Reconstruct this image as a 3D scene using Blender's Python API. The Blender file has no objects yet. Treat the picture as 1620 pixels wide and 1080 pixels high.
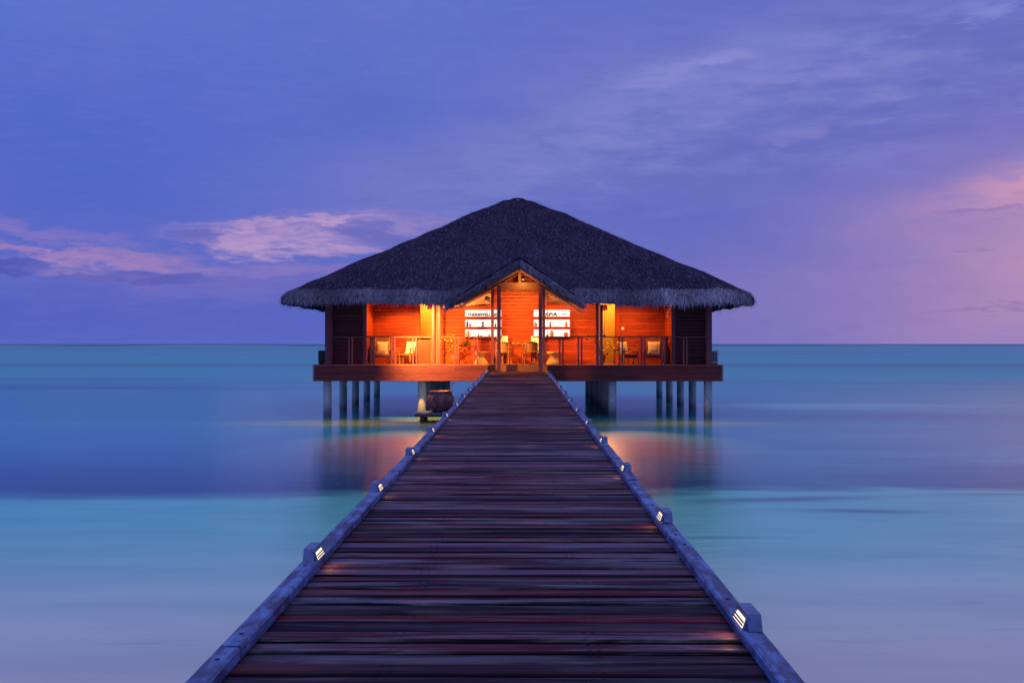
import bpy, math, random
import numpy as np
from mathutils import Vector
random.seed(11)
rng = np.random.default_rng(5)
SC = bpy.context.scene
COL = SC.collection
F = 1575.0            # focal length used to measure the photograph (35 mm lens)
EYE = 2.71            # eye height over the water, metres


def lin(r, g, b):
    f = lambda c: (c / 255) / 12.92 if c <= 10 else (((c / 255) + .055) / 1.055) ** 2.4
    return (f(r), f(g), f(b), 1.0)


# ------------------------------------------------------------------ camera
cd = bpy.data.cameras.new('camera')
cd.lens = 35.0
cd.sensor_width = 36.0
cd.clip_end = 60000
cam = bpy.data.objects.new('camera', cd)
COL.objects.link(cam)
cam.location = (0, 0, EYE)
cam.rotation_euler = (math.pi / 2 + math.atan(4 / F), 0, math.atan(12 / F))
SC.camera = cam

# ------------------------------------------------------------------ exposure
SC.view_settings.view_transform = 'Standard'
SC.view_settings.look = 'None'
SC.view_settings.exposure = 0.0
SC.view_settings.gamma = 1.0
SC.view_settings.use_curve_mapping = False
SC.cycles.max_bounces = 6
SC.cycles.diffuse_bounces = 3
SC.cycles.sample_clamp_indirect = 4.0

# ------------------------------------------------------------------ world: dusk sky with clouds
world = bpy.data.worlds.new('World')
SC.world = world
world.use_nodes = True
WT = world.node_tree
WT.nodes.clear()


class NT:
    """small helper that writes node maths"""
    def __init__(s, t):
        s.t = t

    def n(s, typ, **kw):
        x = s.t.nodes.new(typ)
        for k, v in kw.items():
            setattr(x, k, v)
        return x

    def put(s, sock, v):
        if isinstance(v, bpy.types.NodeSocket):
            s.t.links.new(v, sock)
        elif isinstance(v, (tuple, list)) and len(v) == 3 and sock.type == 'RGBA':
            sock.default_value = (*v, 1)
        else:
            sock.default_value = v

    def m(s, op, a, b=None, c=None, clamp=False):
        x = s.n('ShaderNodeMath', operation=op)
        x.use_clamp = clamp
        s.put(x.inputs[0], a)
        if b is not None:
            s.put(x.inputs[1], b)
        if c is not None:
            s.put(x.inputs[2], c)
        return x.outputs[0]

    def ss(s, v, a, b, lo=0.0, hi=1.0):
        x = s.n('ShaderNodeMapRange', interpolation_type='SMOOTHSTEP')
        s.put(x.inputs[0], v)
        for i, q in enumerate((a, b, lo, hi)):
            x.inputs[i + 1].default_value = q
        return x.outputs[0]

    def lr(s, v, a, b, lo=0.0, hi=1.0):
        x = s.n('ShaderNodeMapRange')
        s.put(x.inputs[0], v)
        for i, q in enumerate((a, b, lo, hi)):
            x.inputs[i + 1].default_value = q
        return x.outputs[0]

    def mix(s, f, a, b, blend='MIX'):
        x = s.n('ShaderNodeMix', data_type='RGBA', blend_type=blend)
        s.put(x.inputs[0], f)
        s.put(x.inputs[6], a)
        s.put(x.inputs[7], b)
        return x.outputs[2]

    def noise(s, vec, scale, detail=4, rough=.55, dist=0.0):
        x = s.n('ShaderNodeTexNoise')
        if vec is not None:
            s.put(x.inputs['Vector'], vec)
        x.inputs['Scale'].default_value = scale
        x.inputs['Detail'].default_value = detail
        x.inputs['Roughness'].default_value = rough
        x.inputs['Distortion'].default_value = dist
        return x.outputs['Fac']

    def mapping(s, vec, scale=(1, 1, 1), loc=(0, 0, 0)):
        x = s.n('ShaderNodeMapping')
        s.put(x.inputs[0], vec)
        s.put(x.inputs[1], loc)
        x.inputs[3].default_value = scale
        return x.outputs[0]

    def ramp(s, v, stops, mode='LINEAR'):
        x = s.n('ShaderNodeValToRGB')
        s.put(x.inputs[0], v)
        cr = x.color_ramp
        cr.interpolation = mode
        cr.elements.remove(cr.elements[1])
        cr.elements[0].position = 0.0
        for p, c in stops:
            e = cr.elements.new(min(1, max(0, p)))
            e.color = c if len(c) == 4 else (*c, 1)
        first = min(range(1, len(stops) + 1), key=lambda i: cr.elements[i].position)
        cr.elements[0].color = cr.elements[first].color[:]
        return x.outputs[0]


w = NT(WT)
tc = w.n('ShaderNodeTexCoord').outputs['Generated']
sp = w.n('ShaderNodeSeparateXYZ')
w.put(sp.inputs[0], tc)
dx, dy, dz = sp.outputs
az = w.m('ARCTAN2', dx, dy)
el = w.m('ARCSINE', dz)
streak = w.mapping(tc, (1, 1, 3.2))
nA = w.noise(streak, 5.5, 7, .6)
nB = w.noise(w.mapping(tc, (1, 1, 4.5), (3.1, 1.7, .4)), 13, 7, .62)
nC = w.noise(w.mapping(tc, (1, 1, 2.0), (7.1, .7, 2.4)), 2.2, 5, .55)
nD = w.noise(w.mapping(tc, (1, 1, 5.0), (2.2, .3, 1.4)), 34, 7, .65)
Uw = w.m('ADD', az, w.m('MULTIPLY', w.m('SUBTRACT', nA, .5), .16))
Vw = w.m('ADD', el, w.m('ADD', w.m('MULTIPLY', w.m('SUBTRACT', nB, .5), .050), w.m('MULTIPLY', w.m('SUBTRACT', nD, .5), .018)))


def blob(cx, cy, rx, ry, rot=0.0, edge=None):
    """soft (edge None) or crisp-edged elliptical cloud mask at a direction of the sky"""
    u, v = (cx - 822) / F, (544 - cy) / F
    cu = math.atan(u)
    cv = math.atan(v * math.cos(cu))
    c, s_ = math.cos(math.radians(rot)), math.sin(math.radians(rot))
    ru, rv = rx / F, ry / F
    a = w.m('SUBTRACT', Uw, cu)
    b = w.m('SUBTRACT', Vw, cv)
    p = w.m('ADD', w.m('MULTIPLY', a, c / ru), w.m('MULTIPLY', b, s_ / ru))
    q = w.m('ADD', w.m('MULTIPLY', a, -s_ / rv), w.m('MULTIPLY', b, c / rv))
    r2 = w.m('ADD', w.m('MULTIPLY', p, p), w.m('MULTIPLY', q, q))
    if edge is None:
        return w.m('EXPONENT', w.m('MULTIPLY', r2, -1.0))
    return w.m('MULTIPLY', w.ss(r2, 1.25 + edge, max(0.0, .6 - edge), 0.0, 1.0), w.ss(nD, .30, .62, .35, 1.0))


side = w.ss(dx, -.55, .6)
high = w.ss(dz, .0, .42)
low_c = w.mix(side, lin(86, 101, 194), lin(110, 113, 190))
top_c = w.mix(side, lin(92, 118, 208), lin(96, 108, 192))
sky = w.mix(high, low_c, top_c)
# the dome is paler overhead than near the horizon
sky = w.mix(w.ss(dz, .36, .95), sky, lin(172, 186, 232))
# broad soft variation, the whole dome round
sky = w.mix(w.m('MULTIPLY', w.ss(nC, .42, .72), .40), sky, lin(122, 122, 198))
sky = w.mix(w.m('MULTIPLY', w.ss(nA, .50, .30), .14), sky, lin(78, 96, 190))
CL = [  # cx, cy, rx, ry, rot, edge, strength, colour
    (150, 240, 420, 130, 0, None, .55, (72, 99, 200)),
    (1000, 190, 330, 62, 19, .95, .42, (126, 130, 202)),
    (1010, 175, 320, 62, 17, None, .62, (124, 131, 200)),
    (1420, 120, 330, 50, 3, None, .40, (118, 122, 198)),
    (1150, 260, 200, 45, 8, None, .45, (92, 104, 186)),
    (760, 262, 300, 56, 12, None, .55, (118, 124, 197)),
    (1330, 300, 260, 40, 12, None, .45, (98, 108, 194)),
    (1000, 350, 200, 16, -3, None, .40, (94, 103, 190)),
    (1710, 405, 310, 145, 10, None, .88, (198, 150, 184)),
    (1660, 290, 110, 26, 8, None, .75, (232, 166, 182)),
    (1340, 470, 300, 80, 5, None, .55, (136, 120, 186)),
    (520, 362, 205, 24, 4, .55, .75, (162, 136, 196)),
    (470, 384, 135, 20, 1, .50, .85, (190, 156, 200)),
    (480, 350, 140, 7, 5, .70, .75, (196, 160, 200)),
    (610, 372, 85, 15, -3, .45, .85, (98, 102, 184)),
    (470, 378, 40, 5, 0, .60, .50, (120, 112, 188)),
    (328, 377, 30, 9, 0, .50, .75, (82, 92, 184)),
    (60, 366, 150, 12, -6, .80, .50, (152, 126, 192)),
    (110, 402, 190, 9, -3, .70, .9, (170, 132, 186)),
    (330, 420, 270, 12, -2, .80, .60, (152, 126, 190)),
    (130, 432, 90, 9, -6, .60, .70, (158, 130, 190)),
    (420, 450, 240, 22, 0, None, .50, (126, 112, 188)),
    (235, 437, 125, 9, 2, .45, .85, (90, 90, 178)),
    (12, 419, 42, 10, 0, .45, .9, (78, 84, 176)),
    (60, 500, 420, 40, 0, None, .50, (82, 92, 190)),
    (1072, 112, 80, 11, 14, .80, .55, (140, 140, 210)),
    (1150, 90, 36, 9, 5, .70, .60, (146, 144, 212)),
    (1130, 128, 160, 9, -2, .80, .30, (136, 134, 208)),
    (1290, 106, 75, 13, -6, .90, .42, (136, 134, 208)),
    (1530, 14, 80, 20, 12, .70, .60, (138, 144, 216)),
    (1255, 216, 46, 12, 12, .80, .42, (150, 134, 202)),
    (860, 232, 28, 6, -15, .60, .40, (92, 98, 180)),
    (1530, 335, 40, 5, 3, .60, .50, (128, 108, 174)),
    (1545, 388, 26, 3.5, 0, .60, .45, (138, 110, 172)),
    (1570, 486, 85, 4.5, 3, .60, .50, (122, 100, 168)),
    (1500, 240, 180, 26, 8, None, .30, (130, 122, 196)),
]
for cx, cy, rx, ry, rot, edge, st, colr in CL:
    sky = w.mix(w.m('MULTIPLY', blob(cx, cy, rx, ry, rot, edge), st), sky, lin(*colr))
sky = w.mix(w.m('MULTIPLY', w.ss(nD, .46, .72), .08), sky, lin(140, 140, 208))
sky = w.mix(w.m('MULTIPLY', w.ss(nB, .50, .30), .10), sky, lin(78, 94, 188))
bank = w.m('ADD', blob(1060, 170, 420, 90, 14), blob(1420, 150, 330, 110, 0), clamp=True)
sky = w.mix(w.m('MULTIPLY', bank, w.ss(nB, .46, .68, 0, .42)), sky, lin(138, 142, 206))
sky = w.mix(w.m('MULTIPLY', bank, w.ss(nB, .50, .34, 0, .30)), sky, lin(92, 102, 184))
bg = w.n('ShaderNodeBackground')
w.put(bg.inputs[0], sky)
bg.inputs[1].default_value = 1.0
wo = w.n('ShaderNodeOutputWorld')
WT.links.new(bg.outputs[0], wo.inputs[0])
world.cycles.sampling_method = 'MANUAL'
world.cycles.sample_map_resolution = 512


# ------------------------------------------------------------------ helpers
def Xp(px, d):
    return (px - 822) * d / F


def Zp(py, d):
    return EYE + (544 - py) * d / F


class MB:
    """collects shapes that become ONE mesh"""
    def __init__(s):
        s.v, s.f = [], []

    def add(s, vs, fs):
        b = len(s.v)
        s.v += [tuple(q) for q in vs]
        s.f += [tuple(b + i for i in q) for q in fs]
        return s

    def box(s, x0, x1, y0, y1, z0, z1):
        vs = [(x0, y0, z0), (x1, y0, z0), (x1, y1, z0), (x0, y1, z0), (x0, y0, z1), (x1, y0, z1), (x1, y1, z1), (x0, y1, z1)]
        return s.add(vs, [(0, 3, 2, 1), (4, 5, 6, 7), (0, 1, 5, 4), (1, 2, 6, 5), (2, 3, 7, 6), (3, 0, 4, 7)])

    def bar(s, a, b, wx, wz, up=(0, 0, 1)):
        """rectangular bar from a to b, wx wide and wz high"""
        a, b = Vector(a), Vector(b)
        d = (b - a).normalized()
        u = Vector(up)
        if abs(d.dot(u)) > .98:
            u = Vector((0, 1, 0))
        r = d.cross(u).normalized()
        t = r.cross(d).normalized()
        vs = []
        for p in (a, b):
            for i, j in ((-1, -1), (1, -1), (1, 1), (-1, 1)):
                vs.append(p + r * (wx / 2 * i) + t * (wz / 2 * j))
        return s.add(vs, [(0, 3, 2, 1), (4, 5, 6, 7), (0, 1, 5, 4), (1, 2, 6, 5), (2, 3, 7, 6), (3, 0, 4, 7)])

    def tube(s, pts, rad, n=8, caps=True):
        pts = [Vector(p) for p in pts]
        rs = rad if isinstance(rad, (list, tuple)) else [rad] * len(pts)
        vs, fs = [], []
        for i, p in enumerate(pts):
            d = (pts[min(i + 1, len(pts) - 1)] - pts[max(i - 1, 0)]).normalized()
            u = Vector((0, 0, 1)) if abs(d.z) < .9 else Vector((1, 0, 0))
            r = d.cross(u).normalized()
            t = r.cross(d)
            for k in range(n):
                a = 2 * math.pi * k / n
                vs.append(p + r * (math.cos(a) * rs[i]) + t * (math.sin(a) * rs[i]))
        for i in range(len(pts) - 1):
            for k in range(n):
                fs.append((i * n + k, i * n + (k + 1) % n, (i + 1) * n + (k + 1) % n, (i + 1) * n + k))
        if caps:
            fs.append(tuple(range(n))[::-1])
            fs.append(tuple(range((len(pts) - 1) * n, len(pts) * n)))
        return s.add(vs, fs)

    def lathe(s, prof, n=20, c=(0, 0, 0)):
        vs, fs = [], []
        for r, z in prof:
            for k in range(n):
                a = 2 * math.pi * k / n
                vs.append((c[0] + r * math.cos(a), c[1] + r * math.sin(a), c[2] + z))
        for i in range(len(prof) - 1):
            for k in range(n):
                fs.append((i * n + k, i * n + (k + 1) % n, (i + 1) * n + (k + 1) % n, (i + 1) * n + k))
        fs.append(tuple(range(n))[::-1])
        fs.append(tuple(range((len(prof) - 1) * n, len(prof) * n)))
        return s.add(vs, fs)

    def prism_x(s, prof, x0, x1):
        """profile of (y, z) points run from x0 to x1"""
        n = len(prof)
        vs = [(x0, y, z) for y, z in prof] + [(x1, y, z) for y, z in prof]
        fs = [(i, (i + 1) % n, n + (i + 1) % n, n + i) for i in range(n)]
        return s.add(vs, fs + [tuple(range(n))[::-1], tuple(range(n, 2 * n))])

    def prism_y(s, prof, y0, y1):
        n = len(prof)
        vs = [(x, y0, z) for x, z in prof] + [(x, y1, z) for x, z in prof]
        fs = [(i, n + i, n + (i + 1) % n, (i + 1) % n) for i in range(n)]
        return s.add(vs, fs + [tuple(range(n)), tuple(range(n, 2 * n))[::-1]])


ORIG = {}


def empty(name, loc, label, cat, group=None, rz=0.0):
    o = bpy.data.objects.new(name, None)
    o.empty_display_size = .2
    COL.objects.link(o)
    o.location = loc
    o.rotation_euler[2] = rz
    ORIG[o] = Vector(loc)
    tag(o, label, cat, group)
    return o


def tag(o, label=None, cat=None, group=None, kind=None):
    for k, v in (('label', label), ('category', cat), ('group', group), ('kind', kind)):
        if v:
            o[k] = v
    return o


def add(name, mb, mat, parent=None, local=False, smooth=False, centre=True, label=None, kind=None):
    """one mesh object; shapes in world coordinates unless local (then in the parent's own frame)"""
    v = np.array(mb.v, dtype=float)
    c = (v.min(0) + v.max(0)) / 2 if centre else np.zeros(3)
    me = bpy.data.meshes.new(name)
    me.from_pydata((v - c).tolist(), [], mb.f)
    me.materials.append(mat)
    if smooth:
        me.shade_smooth()
    o = bpy.data.objects.new(name, me)
    COL.objects.link(o)
    base = ORIG.get(parent, Vector((0, 0, 0))) if (parent is not None and not local) else Vector((0, 0, 0))
    o.location = Vector(c) - base
    if parent is not None:
        o.parent = parent
    ORIG[o] = Vector(c)
    if label:
        o['label'] = label
    if kind:
        o['kind'] = kind
    return o


def copy_tree(o, parent=None):
    c = o.copy()
    COL.objects.link(c)
    if parent is not None:
        c.parent = parent
    for ch in list(o.children):
        copy_tree(ch, c)
    return c


# ------------------------------------------------------------------ materials
def mat(name):
    m = bpy.data.materials.new(name)
    m.use_nodes = True
    nt = m.node_tree
    b = nt.nodes['Principled BSDF']
    return m, NT(nt), b


def coords(t, which='Object'):
    return t.n('ShaderNodeTexCoord').outputs[which]


def shifted(t, vec, amt=37.0):
    """texture coordinates moved on for each object, so that no two pieces look alike"""
    r = t.n('ShaderNodeObjectInfo').outputs['Random']
    cx = t.n('ShaderNodeCombineXYZ')
    t.put(cx.inputs[0], t.m('MULTIPLY', r, amt))
    t.put(cx.inputs[1], t.m('MULTIPLY', r, amt * 1.7))
    t.put(cx.inputs[2], t.m('MULTIPLY', r, amt * .6))
    v = t.n('ShaderNodeVectorMath', operation='ADD')
    t.put(v.inputs[0], vec)
    t.put(v.inputs[1], cx.outputs[0])
    return v.outputs[0], r


def wood(name, dark, light, axis='x', rough=.5, spec=.4, vary=.35, bump=.25, fine=1.0):
    m, t, b = mat(name)
    v, r = shifted(t, coords(t))
    sc = {'x': (.5, 9, 9), 'y': (9, .5, 9), 'z': (9, 9, .5)}[axis]
    g = t.noise(t.mapping(v, sc), 4.0 * fine, 6, .65, .6)
    g2 = t.noise(t.mapping(v, (1.2, 1.2, 1.2)), 2.2, 3)
    k = t.m('ADD', t.m('MULTIPLY', g, .75), t.m('MULTIPLY', g2, .35))
    c = t.mix(t.ss(k, .32, .78), dark, light)
    c = t.mix(1.0, c, t.ramp(r, [(0, (1 - vary,) * 3), (.5, (1 - vary * .35,) * 3), (1, (1, 1, 1))]), 'MULTIPLY')
    t.put(b.inputs['Base Color'], c)
    t.put(b.inputs['Roughness'], t.lr(g, .2, .8, rough - .08, rough + .12))
    b.inputs['Specular IOR Level'].default_value = spec
    bp = t.n('ShaderNodeBump')
    bp.inputs['Strength'].default_value = bump
    bp.inputs['Distance'].default_value = .004
    t.put(bp.inputs['Height'], g)
    t.put(b.inputs['Normal'], bp.outputs[0])
    return m


def plain(name, col, rough=.5, spec=.4, noise=.25, scale=8, bump=0.0):
    m, t, b = mat(name)
    v, r = shifted(t, coords(t))
    n_ = t.noise(v, scale, 5, .6)
    c = t.mix(t.lr(n_, .3, .7, 0, 1), tuple(x * (1 - noise) for x in col), col)
    t.put(b.inputs['Base Color'], c)
    b.inputs['Roughness'].default_value = rough
    b.inputs['Specular IOR Level'].default_value = spec
    if bump:
        bp = t.n('ShaderNodeBump')
        bp.inputs['Strength'].default_value = bump
        bp.inputs['Distance'].default_value = .01
        t.put(bp.inputs['Height'], n_)
        t.put(b.inputs['Normal'], bp.outputs[0])
    return m


def glow(name, col, strength, base=(.8, .8, .8)):
    m, t, b = mat(name)
    b.inputs['Base Color'].default_value = (*base, 1)
    b.inputs['Emission Color'].default_value = (*col, 1)
    b.inputs['Emission Strength'].default_value = strength
    return m


M = {}
M['wall'] = wood('teak_wall_boards', (.34, .034, .006), (.58, .078, .010), 'x', .5, .3, .28)
M['wall_v'] = wood('teak_upright_boards', (.34, .034, .006), (.58, .078, .010), 'z', .5, .3, .28)
M['wall_y'] = wood('teak_side_boards', (.34, .034, .006), (.58, .078, .010), 'y', .5, .3, .28)
M['wall_dark'] = wood('shade_toned_boards', (.085, .018, .028), (.14, .030, .045), 'x', .55, .3, .28)  # darker copy of the wall boards; the unlit look is in its colour
M['gate'] = wood('red_gate_boards', (.22, .022, .012), (.34, .045, .022), 'z', .5, .3, .2)
M['backing'] = plain('dark_board_backing', (.10, .02, .012), .8, .2)
M['post'] = wood('oiled_post_wood', (.15, .045, .065), (.25, .085, .11), 'z', .5, .4, .2)
M['beam'] = wood('oiled_beam_wood', (.16, .050, .035), (.28, .095, .060), 'x', .5, .4, .2)
M['slat'] = wood('fascia_slat_wood', (.19, .035, .040), (.34, .075, .075), 'x', .55, .35, .3)
M['slat_y'] = wood('fascia_side_slat_wood', (.17, .042, .040), (.30, .080, .070), 'y', .55, .35, .3)
M['floor'] = wood('veranda_floor_wood', (.24, .09, .035), (.42, .17, .07), 'x', .4, .45, .2)
M['pale'] = wood('pale_ceiling_board', (.50, .26, .20), (.62, .36, .28), 'x', .6, .3, .1)
M['cream'] = plain('cream_plaster', (.74, .46, .09), .8, .2, .06, 3)
M['furn'] = wood('furniture_teak', (.28, .10, .035), (.46, .18, .06), 'x', .45, .4, .2)
M['furn_dark'] = wood('dark_furniture_wood', (.06, .022, .018), (.12, .045, .035), 'x', .45, .4, .2)
M['cushion'] = plain('cream_cushion_cloth', (.75, .55, .30), .9, .1, .1, 30)
M['wicker'] = plain('brown_wicker', (.50, .21, .06), .7, .3, .45, 60, .4)
M['white'] = plain('white_cloth', (.80, .78, .74), .85, .1, .05, 20)
M['whitepaint'] = plain('white_paint', (.72, .72, .72), .5, .4, .08, 10)
M['dark'] = plain('dark_metal', (.03, .028, .032), .5, .4)
M['rope'] = plain('old_grey_rope', (.20, .18, .20), .9, .1, .8, 3)
M['terracotta'] = plain('red_terracotta', (.42, .09, .035), .6, .35, .3, 8, .1)
M['stone'] = plain('yellow_stone', (.74, .50, .20), .75, .25, .25, 14, .2)
M['soil'] = plain('dark_soil', (.03, .02, .015), .95, .1)
M['stem'] = plain('plant_stem', (.20, .11, .04), .8, .2)
M['redsign'] = plain('red_sign_panel', (.55, .03, .02), .55, .3, .1)
M['black'] = plain('black_lettering', (.03, .022, .022), .6, .2)
M['shelf_light'] = glow('backlit_white_panel', (1, .97, .90), .98, (.10, .10, .10))
M['lens'] = glow('lit_step_lens', (1.0, .74, .42), 1.5, (.4, .4, .4))
M['bulb'] = glow('lit_lamp_disc', (1.0, .62, .25), 6.0)
M['amber'] = plain('amber_bottle_glass', (.35, .06, .02), .2, .6)
M['darkbottle'] = plain('dark_bottle_glass', (.10, .02, .02), .25, .6)
M['orange_pot'] = plain('orange_glazed_pot', (.62, .20, .03), .35, .5)

# leaves
m, t, b = mat('plant_leaf')
v, r = shifted(t, coords(t))
t.put(b.inputs['Base Color'], t.mix(t.ss(t.noise(v, 9, 2), .4, .6), (.03, .05, .008), (.46, .52, .04)))
b.inputs['Roughness'].default_value = .5
M['leaf'] = m

# concrete pile
m, t, b = mat('weathered_concrete_pile')
v, r = shifted(t, coords(t))
pz = t.n('ShaderNodeSeparateXYZ')
t.put(pz.inputs[0], t.n('ShaderNodeNewGeometry').outputs['Position'])
n1 = t.noise(t.mapping(v, (4, 4, .8)), 2.5, 6, .6)
n2 = t.noise(v, 14, 5, .6)
c = t.mix(t.ss(n1, .35, .7), (.42, .42, .46), (.60, .59, .62))
c = t.mix(t.m('MULTIPLY', t.ss(n2, .55, .72), .45), c, (.24, .21, .23))
wet = t.ss(t.m('ADD', pz.outputs[2], t.m('MULTIPLY', n2, .55)), .85, .35)
c = t.mix(t.m('MULTIPLY', wet, .82), c, (.085, .085, .07))
t.put(b.inputs['Base Color'], c)
b.inputs['Roughness'].default_value = .75
M['pile'] = m

# jetty planks: wet, weathered hardwood
m, t, b = mat('wet_jetty_plank')
v, r = shifted(t, coords(t), 61)
co = coords(t)
g = t.noise(t.mapping(v, (.55, 8, 5)), 3.2, 8, .66, .7)
gl = t.noise(t.mapping(v, (.35, 2.2, 1)), 1.6, 4, .6)
gf = t.noise(t.mapping(v, (1.5, 60, 30)), 3.0, 3, .6)
wn = t.n('ShaderNodeTexWhiteNoise', noise_dimensions='1D')
t.put(wn.inputs['W'], t.m('MULTIPLY', r, 173.0))
r2 = wn.outputs[0]
tone = t.ramp(r, [(0, (.016, .006, .022)), (.20, (.060, .009, .026)), (.38, (.105, .007, .018)), (.52, (.024, .008, .026)), (.76, (.15, .075, .14)), (.86, (.070, .010, .026))], 'CONSTANT')
c = t.mix(t.m('MULTIPLY', t.ss(g, .45, .75), t.ss(r2, .2, .9)), tone, (.22, .14, .24))  # lilac streaks and the palest tone carry wet sheen in the base colour
c = t.mix(t.m('MULTIPLY', t.ss(gl, .48, .7), .7), c, (.125, .018, .022))
c = t.mix(t.m('MULTIPLY', t.ss(gf, .50, .66), .5), c, (.012, .007, .014))
sx = t.n('ShaderNodeSeparateXYZ')
t.put(sx.inputs[0], co)
# nail heads in pairs over each bearer
fx = t.m('SUBTRACT', t.m('PINGPONG', t.m('ADD', sx.outputs[0], t.m('MULTIPLY', r, .03)), .42), .40)
fy = t.m('SUBTRACT', t.m('ABSOLUTE', sx.outputs[1]), .040)
dd = t.m('SQRT', t.m('ADD', t.m('MULTIPLY', fx, fx), t.m('MULTIPLY', fy, fy)))
c = t.mix(t.ss(t.m('ABSOLUTE', sx.outputs[1]), .052, .061), c, (.008, .005, .009))
c = t.mix(t.ss(dd, .012, .007), c, (.006, .004, .006))
t.put(b.inputs['Base Color'], c)
gw = t.noise(t.mapping(v, (.45, 6, 4), (3, 1, 7)), 2.4, 6, .60, .5)
wetm = t.m('MULTIPLY', t.ss(gw, .44, .66), t.lr(r2, 0, 1, .15, 1.25))
t.put(b.inputs['Roughness'], t.lr(wetm, 0, 1, .62, .24))
t.put(b.inputs['Specular IOR Level'], t.lr(wetm, 0, 1, .06, 1.0))
bp = t.n('ShaderNodeBump')
bp.inputs['Strength'].default_value = .40
bp.inputs['Distance'].default_value = .006
t.put(bp.inputs['Height'], t.m('ADD', g, t.m('MULTIPLY', gf, .5)))
t.put(b.inputs['Normal'], bp.outputs[0])
M['plank'] = m

# kerb beam: worn grey-blue paint with bare patches
m, t, b = mat('worn_painted_curb')
v, r = shifted(t, coords(t), 61)
n1 = t.noise(t.mapping(v, (1, .5, 1)), 9.0, 8, .68, .3)
n2 = t.noise(v, 2.0, 3)
n3 = t.noise(t.mapping(v, (14, .6, 14)), 3, 5)
n4 = t.noise(t.mapping(v, (1, .7, 1), (5, 2, 1)), 11, 3)
c = t.mix(t.ss(t.m('ADD', t.m('ADD', n1, t.m('MULTIPLY', n2, .35)), t.m('MULTIPLY', n3, .25)), .68, .90), (.16, .25, .56), (.065, .055, .14))
c = t.mix(t.m('MULTIPLY', t.ss(n3, .46, .66), .6), c, (.08, .09, .22))
c = t.mix(t.ss(n4, .66, .72), c, (.24, .03, .05))
t.put(b.inputs['Base Color'], c)
b.inputs['Roughness'].default_value = .5
b.inputs['Specular IOR Level'].default_value = .35
bp = t.n('ShaderNodeBump')
bp.inputs['Strength'].default_value = .4
bp.inputs['Distance'].default_value = .004
t.put(bp.inputs['Height'], t.m('ADD', n3, n1))
t.put(b.inputs['Normal'], bp.outputs[0])
M['curb'] = m
M['lamp_case'] = plain('painted_lamp_case', (.17, .23, .45), .45, .4, .45, 18, .15)

# thatch body and loose straws
m, t, b = mat('weathered_thatch')
co = coords(t)
n1 = t.noise(t.mapping(co, (1, 1, 1)), 1.1, 5, .6)
n2 = t.noise(co, 26, 4, .7)
n3 = t.noise(co, 70, 2, .6)
c = t.mix(t.ss(n2, .36, .7), (.026, .014, .045), (.072, .036, .125))
n4 = t.noise(t.mapping(co, (.6, .6, 2.6)), 1.5, 6, .65)
c = t.mix(t.m('MULTIPLY', t.ss(n1, .45, .65), .6), c, (.020, .012, .030))
c = t.mix(t.m('MULTIPLY', t.ss(n4, .54, .7), .45), c, (.12, .09, .14))
c = t.mix(t.ss(n3, .70, .76), c, (.30, .26, .32))
t.put(b.inputs['Base Color'], c)
b.inputs['Roughness'].default_value = .9
b.inputs['Specular IOR Level'].default_value = .15
bp = t.n('ShaderNodeBump')
bp.inputs['Strength'].default_value = .8
bp.inputs['Distance'].default_value = .05
t.put(bp.inputs['Height'], t.m('ADD', t.m('ADD', n2, n3), t.m('MULTIPLY', n4, 1.5)))
t.put(b.inputs['Normal'], bp.outputs[0])
M['thatch'] = m


def straw(name, a, bcol, scale):
    m, t, b = mat(name)
    at = t.n('ShaderNodeAttribute', attribute_name='tone')
    c = t.mix(at.outputs['Fac'], a, bcol)
    t.put(b.inputs['Base Color'], c)
    b.inputs['Roughness'].default_value = .75
    b.inputs['Specular IOR Level'].default_value = .25
    return m


M['straw'] = straw('thatch_straw', (.018, .010, .036), (.25, .18, .34), 1)
M['fringe'] = straw('thatch_fringe_straw', (.030, .020, .046), (.66, .58, .70), 1)

# water: still lagoon after a long exposure; colour follows the sea bed, plus some painted lamplight
m, t, b = mat('lagoon_water')
pos = t.n('ShaderNodeNewGeometry').outputs['Position']
sx = t.n('ShaderNodeSeparateXYZ')
t.put(sx.inputs[0], pos)
X_, Y_, _ = sx.outputs
nW = t.noise(t.mapping(pos, (.10, .22, 1)), 1.0, 6, .6)
nS = t.noise(t.mapping(pos, (.012, .10, 1), (4, 9, 0)), 1.0, 6, .6)
nF = t.noise(t.mapping(pos, (.0022, .02, 1), (1, 3, 0)), 1.0, 6, .62)
nP = t.noise(t.mapping(pos, (.22, .9, 1), (8, 2, 0)), 1.0, 5, .55)
nP0 = t.noise(t.mapping(pos, (.07, .30, 1), (2, 5, 0)), 1.0, 5, .6)
lg = t.m('LOGARITHM', t.m('MAXIMUM', t.m('ADD', Y_, 0), 4.0), 10.0)
wob = t.m('MULTIPLY', t.m('SUBTRACT', nW, .5), t.lr(X_, -2, 8, .10, .22))
tilt = t.m('MULTIPLY', t.m('MINIMUM', t.m('MAXIMUM', X_, -15), 15), .0012)
d = t.m('SUBTRACT', t.m('ADD', lg, wob), tilt)
st = lambda y: (math.log10(y) - .6) / 3.6
bed = t.ramp(t.m('DIVIDE', t.m('SUBTRACT', d, .6), 3.6), [
    (st(5), (.86, .68, .62)), (st(8.6), (.86, .76, .66)), (st(11), (.66, .82, .68)), (st(14), (.30, .78, .62)), (st(17.6), (.20, .78, .60)),
    (st(18.6), (.010, .08, .19)), (st(21), (.010, .13, .26)), (st(25), (.012, .26, .36)), (st(33), (.015, .44, .46)),
    (st(60), (.02, .42, .40)), (st(140), (.04, .40, .44)), (st(500), (.06, .36, .42)), (st(1000), (.04, .30, .38)),
    (st(1150), (.02, .18, .28)), (st(4000), (.03, .20, .30))])
right = t.ss(X_, -1, 12)
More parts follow.
